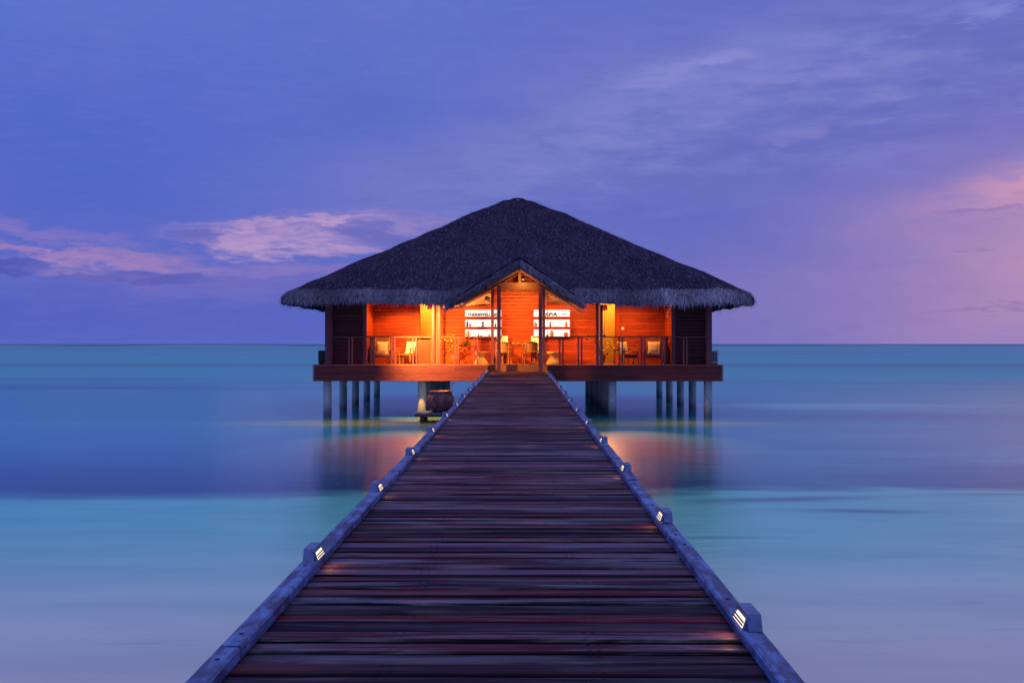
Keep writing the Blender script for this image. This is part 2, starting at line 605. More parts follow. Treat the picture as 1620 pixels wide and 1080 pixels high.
band = t.m('MULTIPLY', t.ss(d, math.log10(17.8), math.log10(18.8)), t.ss(d, math.log10(40), math.log10(26)))
bed = t.mix(t.m('MULTIPLY', t.m('MULTIPLY', band, right), t.ss(nP0, .42, .60, .25, 1.0)), bed, (.10, .46, .48))
# weed and rubble patches on the bed, with some lamplight painted in
wd = t.m('MULTIPLY', t.ss(nF, .50, .64), t.m('MULTIPLY', t.ss(Y_, 45, 80), t.ss(Y_, 900, 500)))
bed = t.mix(t.m('MULTIPLY', wd, .75), bed, (.03, .10, .17))
pale = t.m('MULTIPLY', t.ss(nS, .56, .70), t.m('MULTIPLY', t.ss(Y_, 22, 30), t.ss(Y_, 90, 55)))
bed = t.mix(t.m('MULTIPLY', pale, .8), bed, (.14, .72, .58))
PATCH = [  # x, y, half length, half depth, rotation, colour, strength
    (4.8, 17.4, 1.5, .28, .16, (.05, .10, .17), .8), (5.6, 16.2, 1.0, .20, -.08, (.05, .10, .17), .75), (8.4, 18.0, 1.3, .14, .05, (.06, .11, .18), .6),
    (7.6, 12.2, .8, .10, .1, (.12, .16, .20), .4), (10.3, 11.6, .7, .10, .1, (.12, .16, .20), .4), (2.6, 14.0, .9, .12, .0, (.12, .24, .26), .45),
    (-3.2, 26.5, 1.9, 4.2, 0, (.50, .20, .20), .85), (3.1, 26.0, 1.8, 4.2, 0, (.50, .20, .20), .85),  # reddish pair puts part of the orange lamp glow into the bed colour
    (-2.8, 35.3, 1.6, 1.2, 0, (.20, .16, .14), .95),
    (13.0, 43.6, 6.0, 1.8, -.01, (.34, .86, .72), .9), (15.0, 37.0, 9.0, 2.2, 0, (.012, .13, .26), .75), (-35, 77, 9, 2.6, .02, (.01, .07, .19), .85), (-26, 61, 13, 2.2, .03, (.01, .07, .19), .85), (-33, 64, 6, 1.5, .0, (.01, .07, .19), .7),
    (-5.4, 34.1, 3.4, 1.25, .0, (.78, .74, .05), .97), (5.2, 34.1, 2.8, 1.2, .0, (.74, .70, .07), .9), (9.0, 29.0, 5.0, 2.0, 0, (.16, .48, .42), .5)]  # yellow pair: lamplit streaks painted into the bed colour
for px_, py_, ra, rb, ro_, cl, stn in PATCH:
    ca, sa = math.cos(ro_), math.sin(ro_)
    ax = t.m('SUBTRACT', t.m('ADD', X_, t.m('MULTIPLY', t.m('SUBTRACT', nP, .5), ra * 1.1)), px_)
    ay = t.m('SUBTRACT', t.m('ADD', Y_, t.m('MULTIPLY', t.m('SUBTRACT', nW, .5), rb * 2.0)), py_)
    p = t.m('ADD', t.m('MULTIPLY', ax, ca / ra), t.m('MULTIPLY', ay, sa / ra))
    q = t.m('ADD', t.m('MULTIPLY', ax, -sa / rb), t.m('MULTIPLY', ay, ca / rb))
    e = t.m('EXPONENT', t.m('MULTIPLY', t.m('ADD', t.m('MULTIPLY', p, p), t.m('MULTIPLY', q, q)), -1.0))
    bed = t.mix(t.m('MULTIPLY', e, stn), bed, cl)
# surf breaking on the outer reef
surf = t.m('MULTIPLY', t.m('MULTIPLY', t.ss(Y_, 1250, 1330), t.ss(Y_, 1750, 1600)), t.ss(t.noise(t.mapping(pos, (.004, .0008, 1)), 1.0, 4), .42, .55))
bed = t.mix(surf, bed, (.85, .85, .85))
bed = t.mix(t.m('MULTIPLY', t.ss(nP, .35, .70), .45), bed, t.mix(1.0, bed, (.62, .70, .80), 'MULTIPLY'))
nQ = t.noise(t.mapping(pos, (.5, 2.6, 1), (1, 8, 0)), 1.0, 6, .7)
bed = t.mix(t.m('MULTIPLY', t.ss(nQ, .58, .74), t.m('MULTIPLY', t.ss(Y_, 26, 12), .35)), bed, t.mix(1.0, bed, (.45, .55, .70), 'MULTIPLY'))
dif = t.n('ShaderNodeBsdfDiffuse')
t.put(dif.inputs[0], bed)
glo = t.n('ShaderNodeBsdfGlossy')
t.put(glo.inputs['Roughness'], t.lr(t.ss(lg, 1.62, 2.1), 0, 1, .15, .42))
glo.inputs['Color'].default_value = (.80, .96, 1, 1)
nR = t.noise(t.mapping(pos, (.9, 3.2, 1)), 1.0, 4, .6)
bp = t.n('ShaderNodeBump')
bp.inputs['Strength'].default_value = .30
bp.inputs['Distance'].default_value = .05
t.put(bp.inputs['Height'], nR)
t.put(glo.inputs['Normal'], bp.outputs[0])
fr = t.n('ShaderNodeFresnel')
fr.inputs[0].default_value = 1.33
mx = t.n('ShaderNodeMixShader')
far = t.m('MULTIPLY', t.lr(t.ss(Y_, 1080, 1200), 0, 1, 1.0, .60), t.lr(t.ss(lg, 1.65, 2.1), 0, 1, 1.0, .62))
t.put(mx.inputs[0], t.m('MULTIPLY', t.m('MINIMUM', t.m('MULTIPLY', fr.outputs[0], .95), .54), far))
t.t.links.new(dif.outputs[0], mx.inputs[1])
t.t.links.new(glo.outputs[0], mx.inputs[2])
out = [x for x in t.t.nodes if x.type == 'OUTPUT_MATERIAL'][0]
t.t.links.new(mx.outputs[0], out.inputs[0])
t.t.nodes.remove(b)
M['water'] = m

# ------------------------------------------------------------------ sea
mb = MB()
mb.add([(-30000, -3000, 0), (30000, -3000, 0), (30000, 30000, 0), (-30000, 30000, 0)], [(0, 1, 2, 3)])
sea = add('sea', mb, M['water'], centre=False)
tag(sea, kind='structure')

# ------------------------------------------------------------------ bungalow
FY = 36.5             # front of the deck
FL = EYE - .765       # veranda floor
BW = 39.2             # back wall of the veranda
CY = 43.7             # middle of the hut
hut = empty('overwater_bungalow', (0, CY, 0), 'thatched wooden bungalow on concrete piles at the end of the jetty, its veranda lit orange', 'bungalow')
RH_APEX, RH_EAVE = EYE + 6.40, EYE + 1.93
HALF, CR = 8.58, 1.1
RX = -.08             # the roof's middle


def gable_h(x):
    """top of the porch gable's thatch at x"""
    return EYE + 3.07 - (.635 * -x if x < 0 else .70 * x)


def gable_u(x):
    """underside of the gable's thatch: thick at the ridge, thin at the feet"""
    return gable_h(x) - max(.10, .31 - .085 * abs(x))


def roof_h(tt):
    """height over the plan distance tt (0 apex, 1 eave)"""
    h = RH_APEX + (RH_EAVE - RH_APEX) * (tt / .965)
    e = max(0.0, (tt - .962) / .038)
    h -= .13 * e * e
    top = max(0.0, 1 - tt / .05)
    return h - .12 * top * top + .05 * math.sin(tt * 9) * (1 - tt)


def boundary(a):
    """rounded square, from the centre in direction a (radians)"""
    c, s_ = math.cos(a), math.sin(a)
    r = HALF / max(abs(c), abs(s_))
    x, y = r * c, r * s_
    k = HALF - CR
    if abs(x) > k and abs(y) > k:      # round the corner
        cx_, cy_ = math.copysign(k, x), math.copysign(k, y)
        bb = c * cx_ + s_ * cy_
        rr = bb + math.sqrt(max(0, bb * bb - (cx_ ** 2 + cy_ ** 2 - CR ** 2)))
        x, y = rr * c, rr * s_
    return x, y


NA, NTT = 400, 64
ang = [2 * math.pi * i / NA for i in range(NA)]
bd = [boundary(a) for a in ang]
tv, uv = [], []
for j in range(NTT + 1):
    tt = .012 + (1 - .012) * j / NTT
    for i in range(NA):
        x, y = bd[i][0] * tt, bd[i][1] * tt
        x += .22 * max(-1, min(1, x / .3)) * (1 - tt)
        lump = .035 * math.sin(x * 2.3 + 1.3 * math.sin(y * 1.7)) * math.sin(y * 1.9 + x * .6) + random.uniform(-.012, .012)
        sag = -.05 * math.sin(math.pi * tt) * math.cos(4 * ang[i])
        tv.append((RX + x, CY + y, roof_h(tt) + lump + sag))
        uv.append((RX + x, CY + y, roof_h(tt) + lump - .30 * min(1, 1.15 - .45 * tt)))


def under_gable(p):
    return abs(p[0]) < 2.45 and p[1] < 37.4 and p[2] < gable_h(p[0]) - .05


mt, mu = MB(), MB()
ft, fu = [], []
for j in range(NTT):
    for i in range(NA):
        q = (j * NA + i, j * NA + (i + 1) % NA, (j + 1) * NA + (i + 1) % NA, (j + 1) * NA + i)
        c = [sum(tv[k][a] for k in q) / 4 for a in range(3)]
        if under_gable(c):
            continue
        ft.append(q[::-1] if False else (q[0], q[3], q[2], q[1]))
        fu.append(q)
mt.add(tv, ft)
mt.f.append(tuple(range(NA)))
rim = []
nv = len(tv)
# close the eave between the two skins
mt.add(uv, fu)
for i in range(NA):
    a_, b_ = NTT * NA + i, NTT * NA + (i + 1) % NA
    if under_gable(tv[a_]) or under_gable(tv[b_]):
        continue
    mt.f.append((a_, nv + a_, nv + b_, b_))
roof = add('roof', mt, M['thatch'], hut, smooth=True)


def blades(name, P, D, N, L, W, tone, matl, parent, label=None):
    """loose straws as one mesh: P roots, D directions, N facing, L lengths, W widths"""
    n = len(P)
    D = D / np.linalg.norm(D, axis=1, keepdims=True)
    S = np.cross(D, N)
    S /= np.linalg.norm(S, axis=1, keepdims=True) + 1e-9
    L, W = L[:, None], W[:, None]
    droop = np.zeros_like(P)
    droop[:, 2] = -1
    mid = P + D * L * .55
    tip = P + D * L + droop * L * .16
    V = np.stack([P - S * W / 2, P + S * W / 2, mid + S * W * .42, mid - S * W * .42, tip], 1).reshape(-1, 3)
    base = ORIG[parent]
    c = V.mean(0)
    me = bpy.data.meshes.new(name)
    idx = np.arange(n) * 5
    quads = np.stack([idx, idx + 1, idx + 2, idx + 3], 1)
    tris = np.stack([idx + 3, idx + 2, idx + 4], 1)
    loops = np.concatenate([quads.ravel(), tris.ravel()])
    starts = np.concatenate([np.arange(n) * 4, 4 * n + np.arange(n) * 3])
    me.vertices.add(5 * n)
    me.loops.add(len(loops))
    me.polygons.add(2 * n)
    me.vertices.foreach_set('co', (V - c).ravel())
    me.loops.foreach_set('vertex_index', loops)
    me.polygons.foreach_set('loop_start', starts)
    me.update(calc_edges=True)
    at = me.attributes.new('tone', 'FLOAT', 'POINT')
    at.data.foreach_set('value', np.repeat(tone, 5))
    me.materials.append(matl)
    o = bpy.data.objects.new(name, me)
    COL.objects.link(o)
    o.location = Vector(c) - base
    o.parent = parent
    o['kind'] = 'stuff'
    if label:
        o['label'] = label
    return o


def roof_point(a, tt):
    x, y = boundary(a)
    x, y = x * tt, y * tt
    x += .22 * max(-1, min(1, x / .3)) * (1 - tt)
    lump = .035 * math.sin(x * 2.3 + 1.3 * math.sin(y * 1.7)) * math.sin(y * 1.9 + x * .6)
    sag = -.05 * math.sin(math.pi * tt) * math.cos(4 * a)
    return (RX + x, CY + y, roof_h(tt) + lump + sag)


def face_normal(a):
    c, s_ = math.cos(a), math.sin(a)
    if abs(c) > abs(s_):
        return (math.copysign(1, c), 0)
    return (0, math.copysign(1, s_))


# straws lying on the thatch
P, D, N = [], [], []
sl = (RH_APEX - RH_EAVE) / (HALF * .965)


def pick_angle():
    u = random.random()
    if u < .66:
        return random.uniform(-math.pi * .75, -math.pi * .25)     # the face towards the jetty
    return random.uniform(0, 2 * math.pi)


while len(P) < 30000:
    a = pick_angle()
    tt = math.sqrt(random.uniform(.002, .98))
    p = roof_point(a, tt)
    if under_gable((p[0], p[1], p[2])):
        continue
    nx, ny = face_normal(a)
    P.append((p[0], p[1], p[2] + .004))
    j = random.gauss(0, .28)
    D.append((nx - ny * j, ny + nx * j, -sl + random.uniform(.02, .26)))
    N.append((nx * sl, ny * sl, 1))
for k in range(2600):
    a = random.choice((-.75, -.25, .25, .75)) * math.pi + random.gauss(0, .012)
    tt = random.uniform(.01, .97)
    p = roof_point(a, tt)
    nx, ny = math.cos(a), math.sin(a)
    P.append(p)
    j = random.gauss(0, .8)
    D.append((nx - ny * j, ny + nx * j, -sl * .7 + random.uniform(.0, .45)))
    N.append((nx * sl, ny * sl, 1))
P, D, N = np.array(P), np.array(D), np.array(N)
n = len(P)
tone = np.clip(rng.beta(1.1, 5.0, n) + (rng.random(n) > .93) * rng.uniform(.3, 1.0, n), 0, 1)
blades('loose_straw', P, D, N, rng.uniform(.12, .34, n), rng.uniform(.010, .022, n), tone, M['straw'], roof)

# eave fringe: three hanging layers round the whole roof
P, D, N, Lh, tn = [], [], [], [], []
for i in range(42000):
    a = pick_angle()
    lay = 1 - random.random() ** 1.25
    tt = .970 + .030 * lay - .016 * max(0, math.sin(a * 61) * math.sin(a * 23)) * (1 - lay)
    p = roof_point(a, tt)
    if under_gable(p):
        continue
    x, y = p[0], p[1] - CY
    k = HALF - CR
    ox, oy = (x - math.copysign(k, x) if abs(x) > k else 0), (y - math.copysign(k, y) if abs(y) > k else 0)
    l = math.hypot(ox, oy) or 1
    ox, oy = (ox / l, oy / l) if (ox or oy) else face_normal(a)
    j = random.gauss(0, .38)
    out_ = random.uniform(.25, .95) * (1.25 - .5 * lay)
    fo = random.uniform(.015, .07)
    P.append((p[0] + ox * fo, p[1] + oy * fo, p[2] + random.uniform(-.02, .05) - .14 * (lay > .8) * random.random()))
    D.append((ox * out_ - oy * j, oy * out_ + ox * j, -1.0 + random.uniform(-.1, .25)))
    N.append((ox, oy, .4))
    tuft = .5 + .5 * math.sin(p[0] * 1.3 + 2.0 * math.sin(p[0] * .45)) if abs(oy) > .5 else .5
    cl = math.sin(p[0] * 7.3 + p[1]) * math.sin(p[0] * 3.1 + 1.7) * .5 + .5
    Lh.append(random.uniform(.08, .22) + (.10 + .18 * cl) * tuft * random.random() ** 2 + (.16 if random.random() > .985 else 0))
    tn.append(min(1, max(0, random.betavariate(1.7, 1.5) * (.80 + .35 * math.sin(p[0] * .9 + 1.0) * math.sin(p[0] * 2.1)) * (.72 if p[0] < 5 else 1.1) * (.55 + .55 * lay))))
blades('eave_fringe', np.array(P), np.array(D), np.array(N), np.array(Lh), rng.uniform(.012, .026, len(P)), np.array(tn), M['fringe'], roof)

# ridge cap: a pale seam at the top of the thatch
mb = MB()
mb.tube([(RX - .34, CY, RH_APEX - .12), (RX - .2, CY, RH_APEX - .05), (RX, CY, RH_APEX - .03), (RX + .2, CY, RH_APEX - .05), (RX + .34, CY, RH_APEX - .12)], .05, 8)
add('ridge_cap', mb, M['rope'], roof)
# binding ropes across the thatch
for (x0, y0p, x1, y1p) in ((705, 379, 890, 376), (706, 449, 760, 445), (878, 436, 1055, 421)):
    pts = []
    for i in range(13):
        f_ = i / 12
        px_, py_ = x0 + (x1 - x0) * f_, y0p + (y1p - y0p) * f_
        # meet the front slope: height = RH_EAVE + (y - yf) * sl
        yf = CY - HALF * .965
        k_ = (544 - py_) / F
        yy = (RH_EAVE - EYE - yf * sl) / (k_ - sl)
        pts.append((Xp(px_, yy), yy - .01, EYE + k_ * yy + .04 + .01 * math.sin(i * 2.1)))
    mb = MB()
    mb.tube(pts, .011, 5)
    add('binding_rope', mb, M['rope'], roof)

# ---- porch gable
GY0, GY1 = 34.85, 37.45
gx = [-2.38 + 4.46 * i / 44 for i in range(45)]
mb = MB()
vs, fs = [], []
NG = 12
for j in range(NG + 1):
    yy = GY0 + (GY1 - GY0) * j / NG
    for x in gx:
        vs.append((x, yy, gable_h(x) + random.uniform(-.012, .012)))
n0 = len(vs)
for j in range(NG + 1):
    yy = GY0 + .03 + (GY1 - GY0) * j / NG
    for x in gx:
        vs.append((x, yy, gable_u(x)))
m_ = len(gx)
for j in range(NG):
    for i in range(m_ - 1):
        a_ = j * m_ + i
        fs.append((a_, a_ + 1, a_ + m_ + 1, a_ + m_))
        b_ = n0 + a_
        fs.append((b_, b_ + m_, b_ + m_ + 1, b_ + 1))
for i in range(m_ - 1):
    fs.append((i, n0 + i, n0 + i + 1, i + 1))
for j in range(NG):
    a_ = j * m_
    fs.append((a_, a_ + m_, n0 + a_ + m_, n0 + a_))
    a_ = j * m_ + m_ - 1
    fs.append((a_, n0 + a_, n0 + a_ + m_, a_ + m_))
mb.add(vs, fs)
gab = add('porch_gable', mb, M['thatch'], hut)
P, D, N, Lh, tn = [], [], [], [], []
for i in range(7000):
    x = random.uniform(-2.42, 2.10)
    sgn = -1 if x < 0 else 1
    g_ = .66 if x < 0 else .72
    if i < 2600:                       # on the slopes
        yy = random.uniform(GY0, GY1 - .2)
        P.append((x, yy, gable_h(x) + .005))
        D.append((sgn, random.gauss(0, .3), -g_ + random.uniform(0, .3)))
        N.append((sgn * g_, 0, 1))
        Lh.append(random.uniform(.15, .35))
        tn.append(random.betavariate(1.3, 3.0) * .8)
    elif i < 5600:                     # the cut front edge
        P.append((x, GY0 + random.uniform(-.02, .05), gable_u(x) + random.uniform(-.02, .22) * max(.4, 1 - abs(x) * .3)))
        D.append((sgn * random.uniform(.1, 1.2), -random.uniform(.1, .7), -random.uniform(.3, 1.1)))
        N.append((0, -1, .3))
        Lh.append(random.uniform(.10, .34))
        right_ = 1.0 if x > 0 else .55
        tn.append(min(1, random.betavariate(1.4, 3.0) * right_))
    else:                              # tufts at the two feet
        foot = random.choice((-2.36, 2.06))
        x = foot + random.gauss(0, .10)
        P.append((x, GY0 + random.uniform(0, .5), gable_h(x) - random.uniform(.0, .10)))
        D.append((math.copysign(random.uniform(.0, .5), foot), -random.uniform(.0, .35), -1))
        N.append((0, -1, .2))
        Lh.append(random.uniform(.12, .27))
        tn.append(random.betavariate(1.6, 2.4))
blades('gable_fringe', np.array(P), np.array(D), np.array(N), np.array(Lh), rng.uniform(.012, .022, len(P)), np.array(tn), M['fringe'], gab)

# gable timber
for sgn in (-1, 1):
    xe = -2.2 if sgn < 0 else 1.92
    pts = [(0.0, gable_u(0) - .06), (xe, gable_u(xe) - .06)]
    mb = MB()
    mb.bar((sgn * .03, GY0 + .16, pts[0][1]), (xe, GY0 + .16, pts[1][1]), .05, .14, (0, 0, 1))
    add('bargeboard', mb, M['beam'], gab)
    for yy in (36.15, 37.3):
        mb = MB()
        mb.bar((sgn * .03, yy, gable_u(0) - .09), (xe * .95, yy, gable_u(xe * .95) - .09), .07, .10)
        add('rafter', mb, M['furn'], gab)
for yy, h in ((36.15, .0),):
    mb = MB()
    mb.box(-.70, .70, yy - .05, yy + .05, Zp(457.5, yy), Zp(447, yy))
    add('tie_beam', mb, M['furn'], gab)
    mb = MB()
    mb.box(-.045, .045, yy - .045, yy + .045, Zp(447, yy) + .002, gable_h(0) - .36)
    add('king_post', mb, M['furn'], gab)
mb = MB()
mb.bar((0, GY0 + .2, gable_h(0) - .36), (0, 39.0, gable_h(0) - .36), .08, .12)
add('ridge_beam', mb, M['furn'], gab)
for i in range(4):
    x0 = -.52 + i * .26
    mb = MB()
    xm = max(abs(x0), abs(x0 + .25))
    mb.box(x0, x0 + .245, 37.0, 37.03, Zp(449, 37), gable_h(xm) - .36)
    add('infill_board', mb, M['wall_v'], gab)
# vaulted lining behind the gable
mb = MB()
for sgn in (-1, 1):
    xs = [0, sgn * .8, sgn * 1.6, sgn * 2.3]
    vs = [(x, yy, gable_u(x) - .16 + dz_) for dz_ in (0, -.02) for yy in (36.3, 37.6) for x in xs]
    fs = []
    for k in (0, 8):
        for i in range(3):
            fs.append((k + i, k + i + 1, k + 4 + i + 1, k + 4 + i))
    mb.add(vs, fs)
add('porch_ceiling', mb, M['pale'], hut)


# ---- walls made of boards
def board_wall(name, x0, x1, y, z0, z1, pitch, holes=(), matl='wall', th=.03, label=None):
    """backing panel whose face is at y, with one object for every board in front of it"""
    back = MB()
    back.box(x0, x1, y, y + .06, z0, z1)
    if holes:
        back = MB()
        xs = [x0] + [q for h in holes for q in h[:2]] + [x1]
        for i in range(0, len(xs), 2):
            back.box(xs[i], xs[i + 1], y, y + .06, z0, z1)
        for hx0, hx1, hz1 in holes:
            back.box(hx0, hx1, y, y + .06, hz1, z1)
    wl = add(name, back, M['backing'], hut, label=label)
    z = z0 + .004
    while z < z1 - .03:
        h = min(pitch, z1 - z)
        segs, cur = [], x0
        for hx0, hx1, hz1 in sorted(holes):
            if z < hz1:
                segs.append((cur, hx0))
                cur = hx1
        segs.append((cur, x1))
        for a_, b_ in segs:
            if b_ - a_ < .03:
                continue
            e = random.uniform(-.004, .004)
            b2 = MB()
            g_ = .009
            b2.prism_x([(y - .001, z + g_), (y - .001, z + h - g_ * .3), (y - th + e + .006, z + h - g_ * .3), (y - th + e, z + h - .014), (y - th + e, z + g_)], a_, b_)
            add('board', b2, M[matl], wl)
        z += pitch
    return wl


def side_wall(name, x, y0, y1, z0, z1, pitch, face, matl='wall_y'):
    """wall in the y direction, boards on the side face (+1 or -1 in x)"""
    back = MB()
    back.box(min(x, x - face * .06), max(x, x - face * .06), y0, y1, z0, z1)
    wl = add(name, back, M['backing'], hut)
    z = z0 + .004
    while z < z1 - .03:
        h = min(pitch, z1 - z)
        b2 = MB()
        e = random.uniform(-.003, .003)
        xa, xb = x + face * .001, x + face * (.028 + e)
        b2.box(min(xa, xb), max(xa, xb), y0, y1, z + .008, z + h - .004)
        add('board', b2, M[matl], wl)
        z += pitch
    return wl


WT_ = EYE + 2.05           # side bay walls' height
XL, XR = -5.77, 5.72
holeL = (-3.91, -3.43, EYE + 1.60)
holeR = (3.27, 3.75, EYE + 1.58)
board_wall('wall', XL, -3.10, BW, FL, WT_, .135, [holeL])
board_wall('wall', -3.10, 3.05, BW, FL, EYE + 2.55, .135, [])
board_wall('wall', 3.05, XR, BW, FL, WT_, .135, [holeR])
side_wall('wall', XL, 37.4, BW, FL, WT_, .135, 1)
side_wall('wall', XR, 37.4, BW, FL, WT_, .135, -1)
# closed rooms at the two front corners
board_wall('wall', -7.08, XL - .07, 37.4, FL, WT_ - .1, .135, matl='wall_dark')
board_wall('wall', XR + .07, 7.02, 37.4, FL, WT_ - .1, .135, matl='wall_dark')
side_wall('wall', -7.08, 37.4, 50.2, FL, WT_ - .1, .17, -1)
side_wall('wall', 7.02, 37.4, 50.2, FL, WT_ - .1, .17, 1)
mb = MB()
mb.box(-7.0, 6.95, 50.2, 50.3, FL, WT_ - .1)
add('wall', mb, M['wall'], hut)
# trim of the closed rooms
for x0, x1 in ((XL - .11, XL + .03), (XR - .03, XR + .11), (-7.16, -7.02), (6.96, 7.1)):
    mb = MB()
    mb.box(x0, x1, 37.31, 37.42, FL, WT_)
    add('corner_post', mb, M['post'], hut)
for x0, x1 in ((-6.95, -5.9), (5.85, 6.9)):
    mb = MB()
    mb.box(x0, x1, 37.33, 37.37, FL + 1.0, FL + 1.05)
    add('wall_batten', mb, M['beam'], hut)
# pilasters beside the openings
for x0, x1 in ((-4.10, -3.93), (-3.41, -3.30), (3.76, 3.92), (3.14, 3.26), (-3.16, -3.06), (3.02, 3.10)):
    mb = MB()
    mb.box(x0, x1, BW - .09, BW - .031, FL, WT_ - .02)
    add('pilaster', mb, M['wall_v'], hut)
# lit passages behind the two openings
for x0, x1 in ((-4.3, -3.15), (3.0, 4.1)):
    mb = MB()
    mb.box(x0, x1, 40.9, 41.0, FL, EYE + 2.0)
    mb.box(x0 - .1, x0, BW + .07, 41.0, FL, EYE + 2.0)
    mb.box(x1, x1 + .1, BW + .07, 41.0, FL, EYE + 2.0)
    mb.box(x0 - .1, x1 + .1, BW + .07, 41.0, EYE + 2.0, EYE + 2.1)
    add('passage_wall', mb, M['cream'], hut)

# side bay ceilings
for x0, x1 in ((XL, -2.9), (2.85, XR)):
    mb = MB()
    mb.box(x0, x1, 36.75, BW - .04, EYE + 1.98, EYE + 2.04)
    add('ceiling', mb, M['pale'], hut)
# pale soffit boards left and right of the porch
mb = MB()
mb.prism_y([(-3.02, EYE + 1.40), (-1.12, EYE + 1.58), (-1.12, EYE + 2.25), (-3.02, EYE + 2.0)], 38.9, 38.95)
add('soffit_board', mb, M['pale'], hut)
for i in range(4):
    mb = MB()
    mb.bar((1.0 + .08 * i, 38.7, EYE + 2.0 - .085 * i), (2.1 + .1 * i, 38.7, EYE + 2.02 - .115 * i), .05, .045)
    add('purlin', mb, M['pale'], hut)
mb = MB()
mb.prism_y([(.95, EYE + 1.62), (2.95, EYE + 1.60), (2.95, EYE + 1.9), (.95, EYE + 2.1)], 38.9, 38.94)
add('soffit_board', mb, M['beam'], hut)
for x, z in ((-1.22, EYE + 2.02), (-1.22, EYE + 1.70)):
    mb = MB()
    mb.tube([(x, 36.9, z), (x + .05, 39.1, z + .02)], .085, 10)
    add('purlin', mb, M['stone'], hut)

# ---- floor and deck
mb = MB()
mb.box(-7.56, -1.14, FY + .05, 50.6, FL - .05, FL)
mb.box(1.02, 7.42, FY + .05, 50.6, FL - .05, FL)
mb.box(-1.14, 1.02, 37.05, 50.6, FL - .05, FL)
add('floor', mb, M['floor'], hut)
mb = MB()
for x in (-7.4, -3.62, -1.25, 1.1, 3.43, 7.25):
    mb.box(x - .09, x + .09, FY + .08, 50.5, FL - .56, FL - .052)
for y in (36.95, 40.2, 43.2, 46.4, 49.7):
    mb.box(-7.3, 7.15, y - .09, y + .09, FL - .58, FL - .30)
add('deck_frame', mb, M['furn_dark'], hut)
mb = MB()
mb.box(-1.13, 1.01, 37.0, 37.05, FL - .30, FL + .002)
add('entrance_riser', mb, M['floor'], hut)
# horizontal fascia slats, one object each
pit = .602 / 8
for side_, (xa, xm, xb) in (('l', (-7.6, -2.36, -1.16)), ('r', (1.04, 4.4, 7.46))):
    for i in range(8):
        z1 = FL - .004 - i * pit
        for x0, x1 in ((xa, xm - .004), (xm + .004, xb)):
            mb = MB()
            e = random.uniform(-.004, .004)
            mb.prism_x([(FY + .036, z1 - .051), (FY + .036, z1), (FY + .006 + e, z1), (FY + e, z1 - .008), (FY + e, z1 - .051)], x0, x1)
            add('slat', mb, M['slat'], hut)
        xs = xa if side_ == 'l' else xb
        mb = MB()
        mb.box(min(xs, xs + (.03 if side_ == 'l' else -.03)), max(xs, xs + (.03 if side_ == 'l' else -.03)), FY + .04, 50.6, z1 - .051, z1)
        add('slat', mb, M['slat_y'], hut)
mb = MB()
mb.box(-7.55, -1.15, FY + .037, FY + .06, FL - .60, FL - .052)
mb.box(1.03, 7.41, FY + .037, FY + .06, FL - .60, FL - .052)
add('fascia_backing', mb, M['backing'], hut)

# ---- piles
for x in (-7.13, -3.62, 3.43, 6.97):
    for y in (36.9, 40.2, 43.2, 46.4, 49.7):
        mb = MB()
        mb.tube([(x, y, -1.0), (x, y, FL - .60)], .155, 20)
        add('pile', mb, M['pile'], hut, smooth=False)

# ---- posts
for px_ in (789.3, 855):
    x = Xp(px_, 36.15)
    mb = MB()
    mb.box(x - .065, x + .065, 36.085, 36.215, EYE - 1.04, gable_h(x) - .46)
    add('porch_post', mb, M['post'], hut)
for px_ in (779, 860.3):
    x = Xp(px_, 36.72)
    mb = MB()
    mb.box(x - .05, x + .05, 36.67, 36.77, FL, EYE + 2.08)
    add('veranda_post', mb, M['post'], hut)
for px_ in (685, 694.5, 945, 951.5):
    x = Xp(px_, 36.72)
    mb = MB()
    mb.box(x - .045, x + .045, 36.67, 36.77, FL, EYE + 1.97)
    add('veranda_post', mb, M['post'], hut)
for px_ in (518, 1121.5):
    x = Xp(px_, 36.75)
    mb = MB()
    mb.box(x - .085, x + .085, 36.66, 36.83, FL, EYE + 1.7)
    add('veranda_post', mb, M['post'], hut)
for px_ in (691, 948):
    x = Xp(px_, 38.4)
    mb = MB()
    mb.box(x - .025, x + .025, 38.37, 38.43, FL, EYE + 1.97)
    add('screen_frame', mb, M['furn'], hut)

# ---- railings
def railing(x0, x1, pairs, parent):
    y = 36.72
    r_ = MB()
    r_.box(x0, x1, y - .035, y + .035, FL + 1.0, FL + 1.045)
    o = add('railing', r_, M['beam'], parent)
    for px_ in pairs:
        for s_ in (-2.6, 2.6):
            x = Xp(px_ + s_, y)
            mb = MB()
            mb.box(x - .026, x + .026, y - .026, y + .026, FL, FL + .998)
            add('rail_post', mb, M['post'], o)
    return o


railing(Xp(522, 36.72), Xp(682.5, 36.72), (554, 589, 622, 656), hut)
railing(Xp(697.5, 36.72), Xp(776.5, 36.72), (722.5, 752.5), hut)
railing(Xp(863, 36.72), Xp(942.5, 36.72), (888, 917.5), hut)
railing(Xp(954, 36.72), Xp(1117.5, 36.72), (982, 1017.5, 1049, 1084), hut)
# solid low panel of upright boards in the railing
for i in range(5):
    x0 = Xp(660, 36.72) + i * .098
    mb = MB()
    mb.box(x0, x0 + .093, 36.76, 36.785, FL + .03, FL + .985)
    add('gate_board', mb, M['gate'], hut)

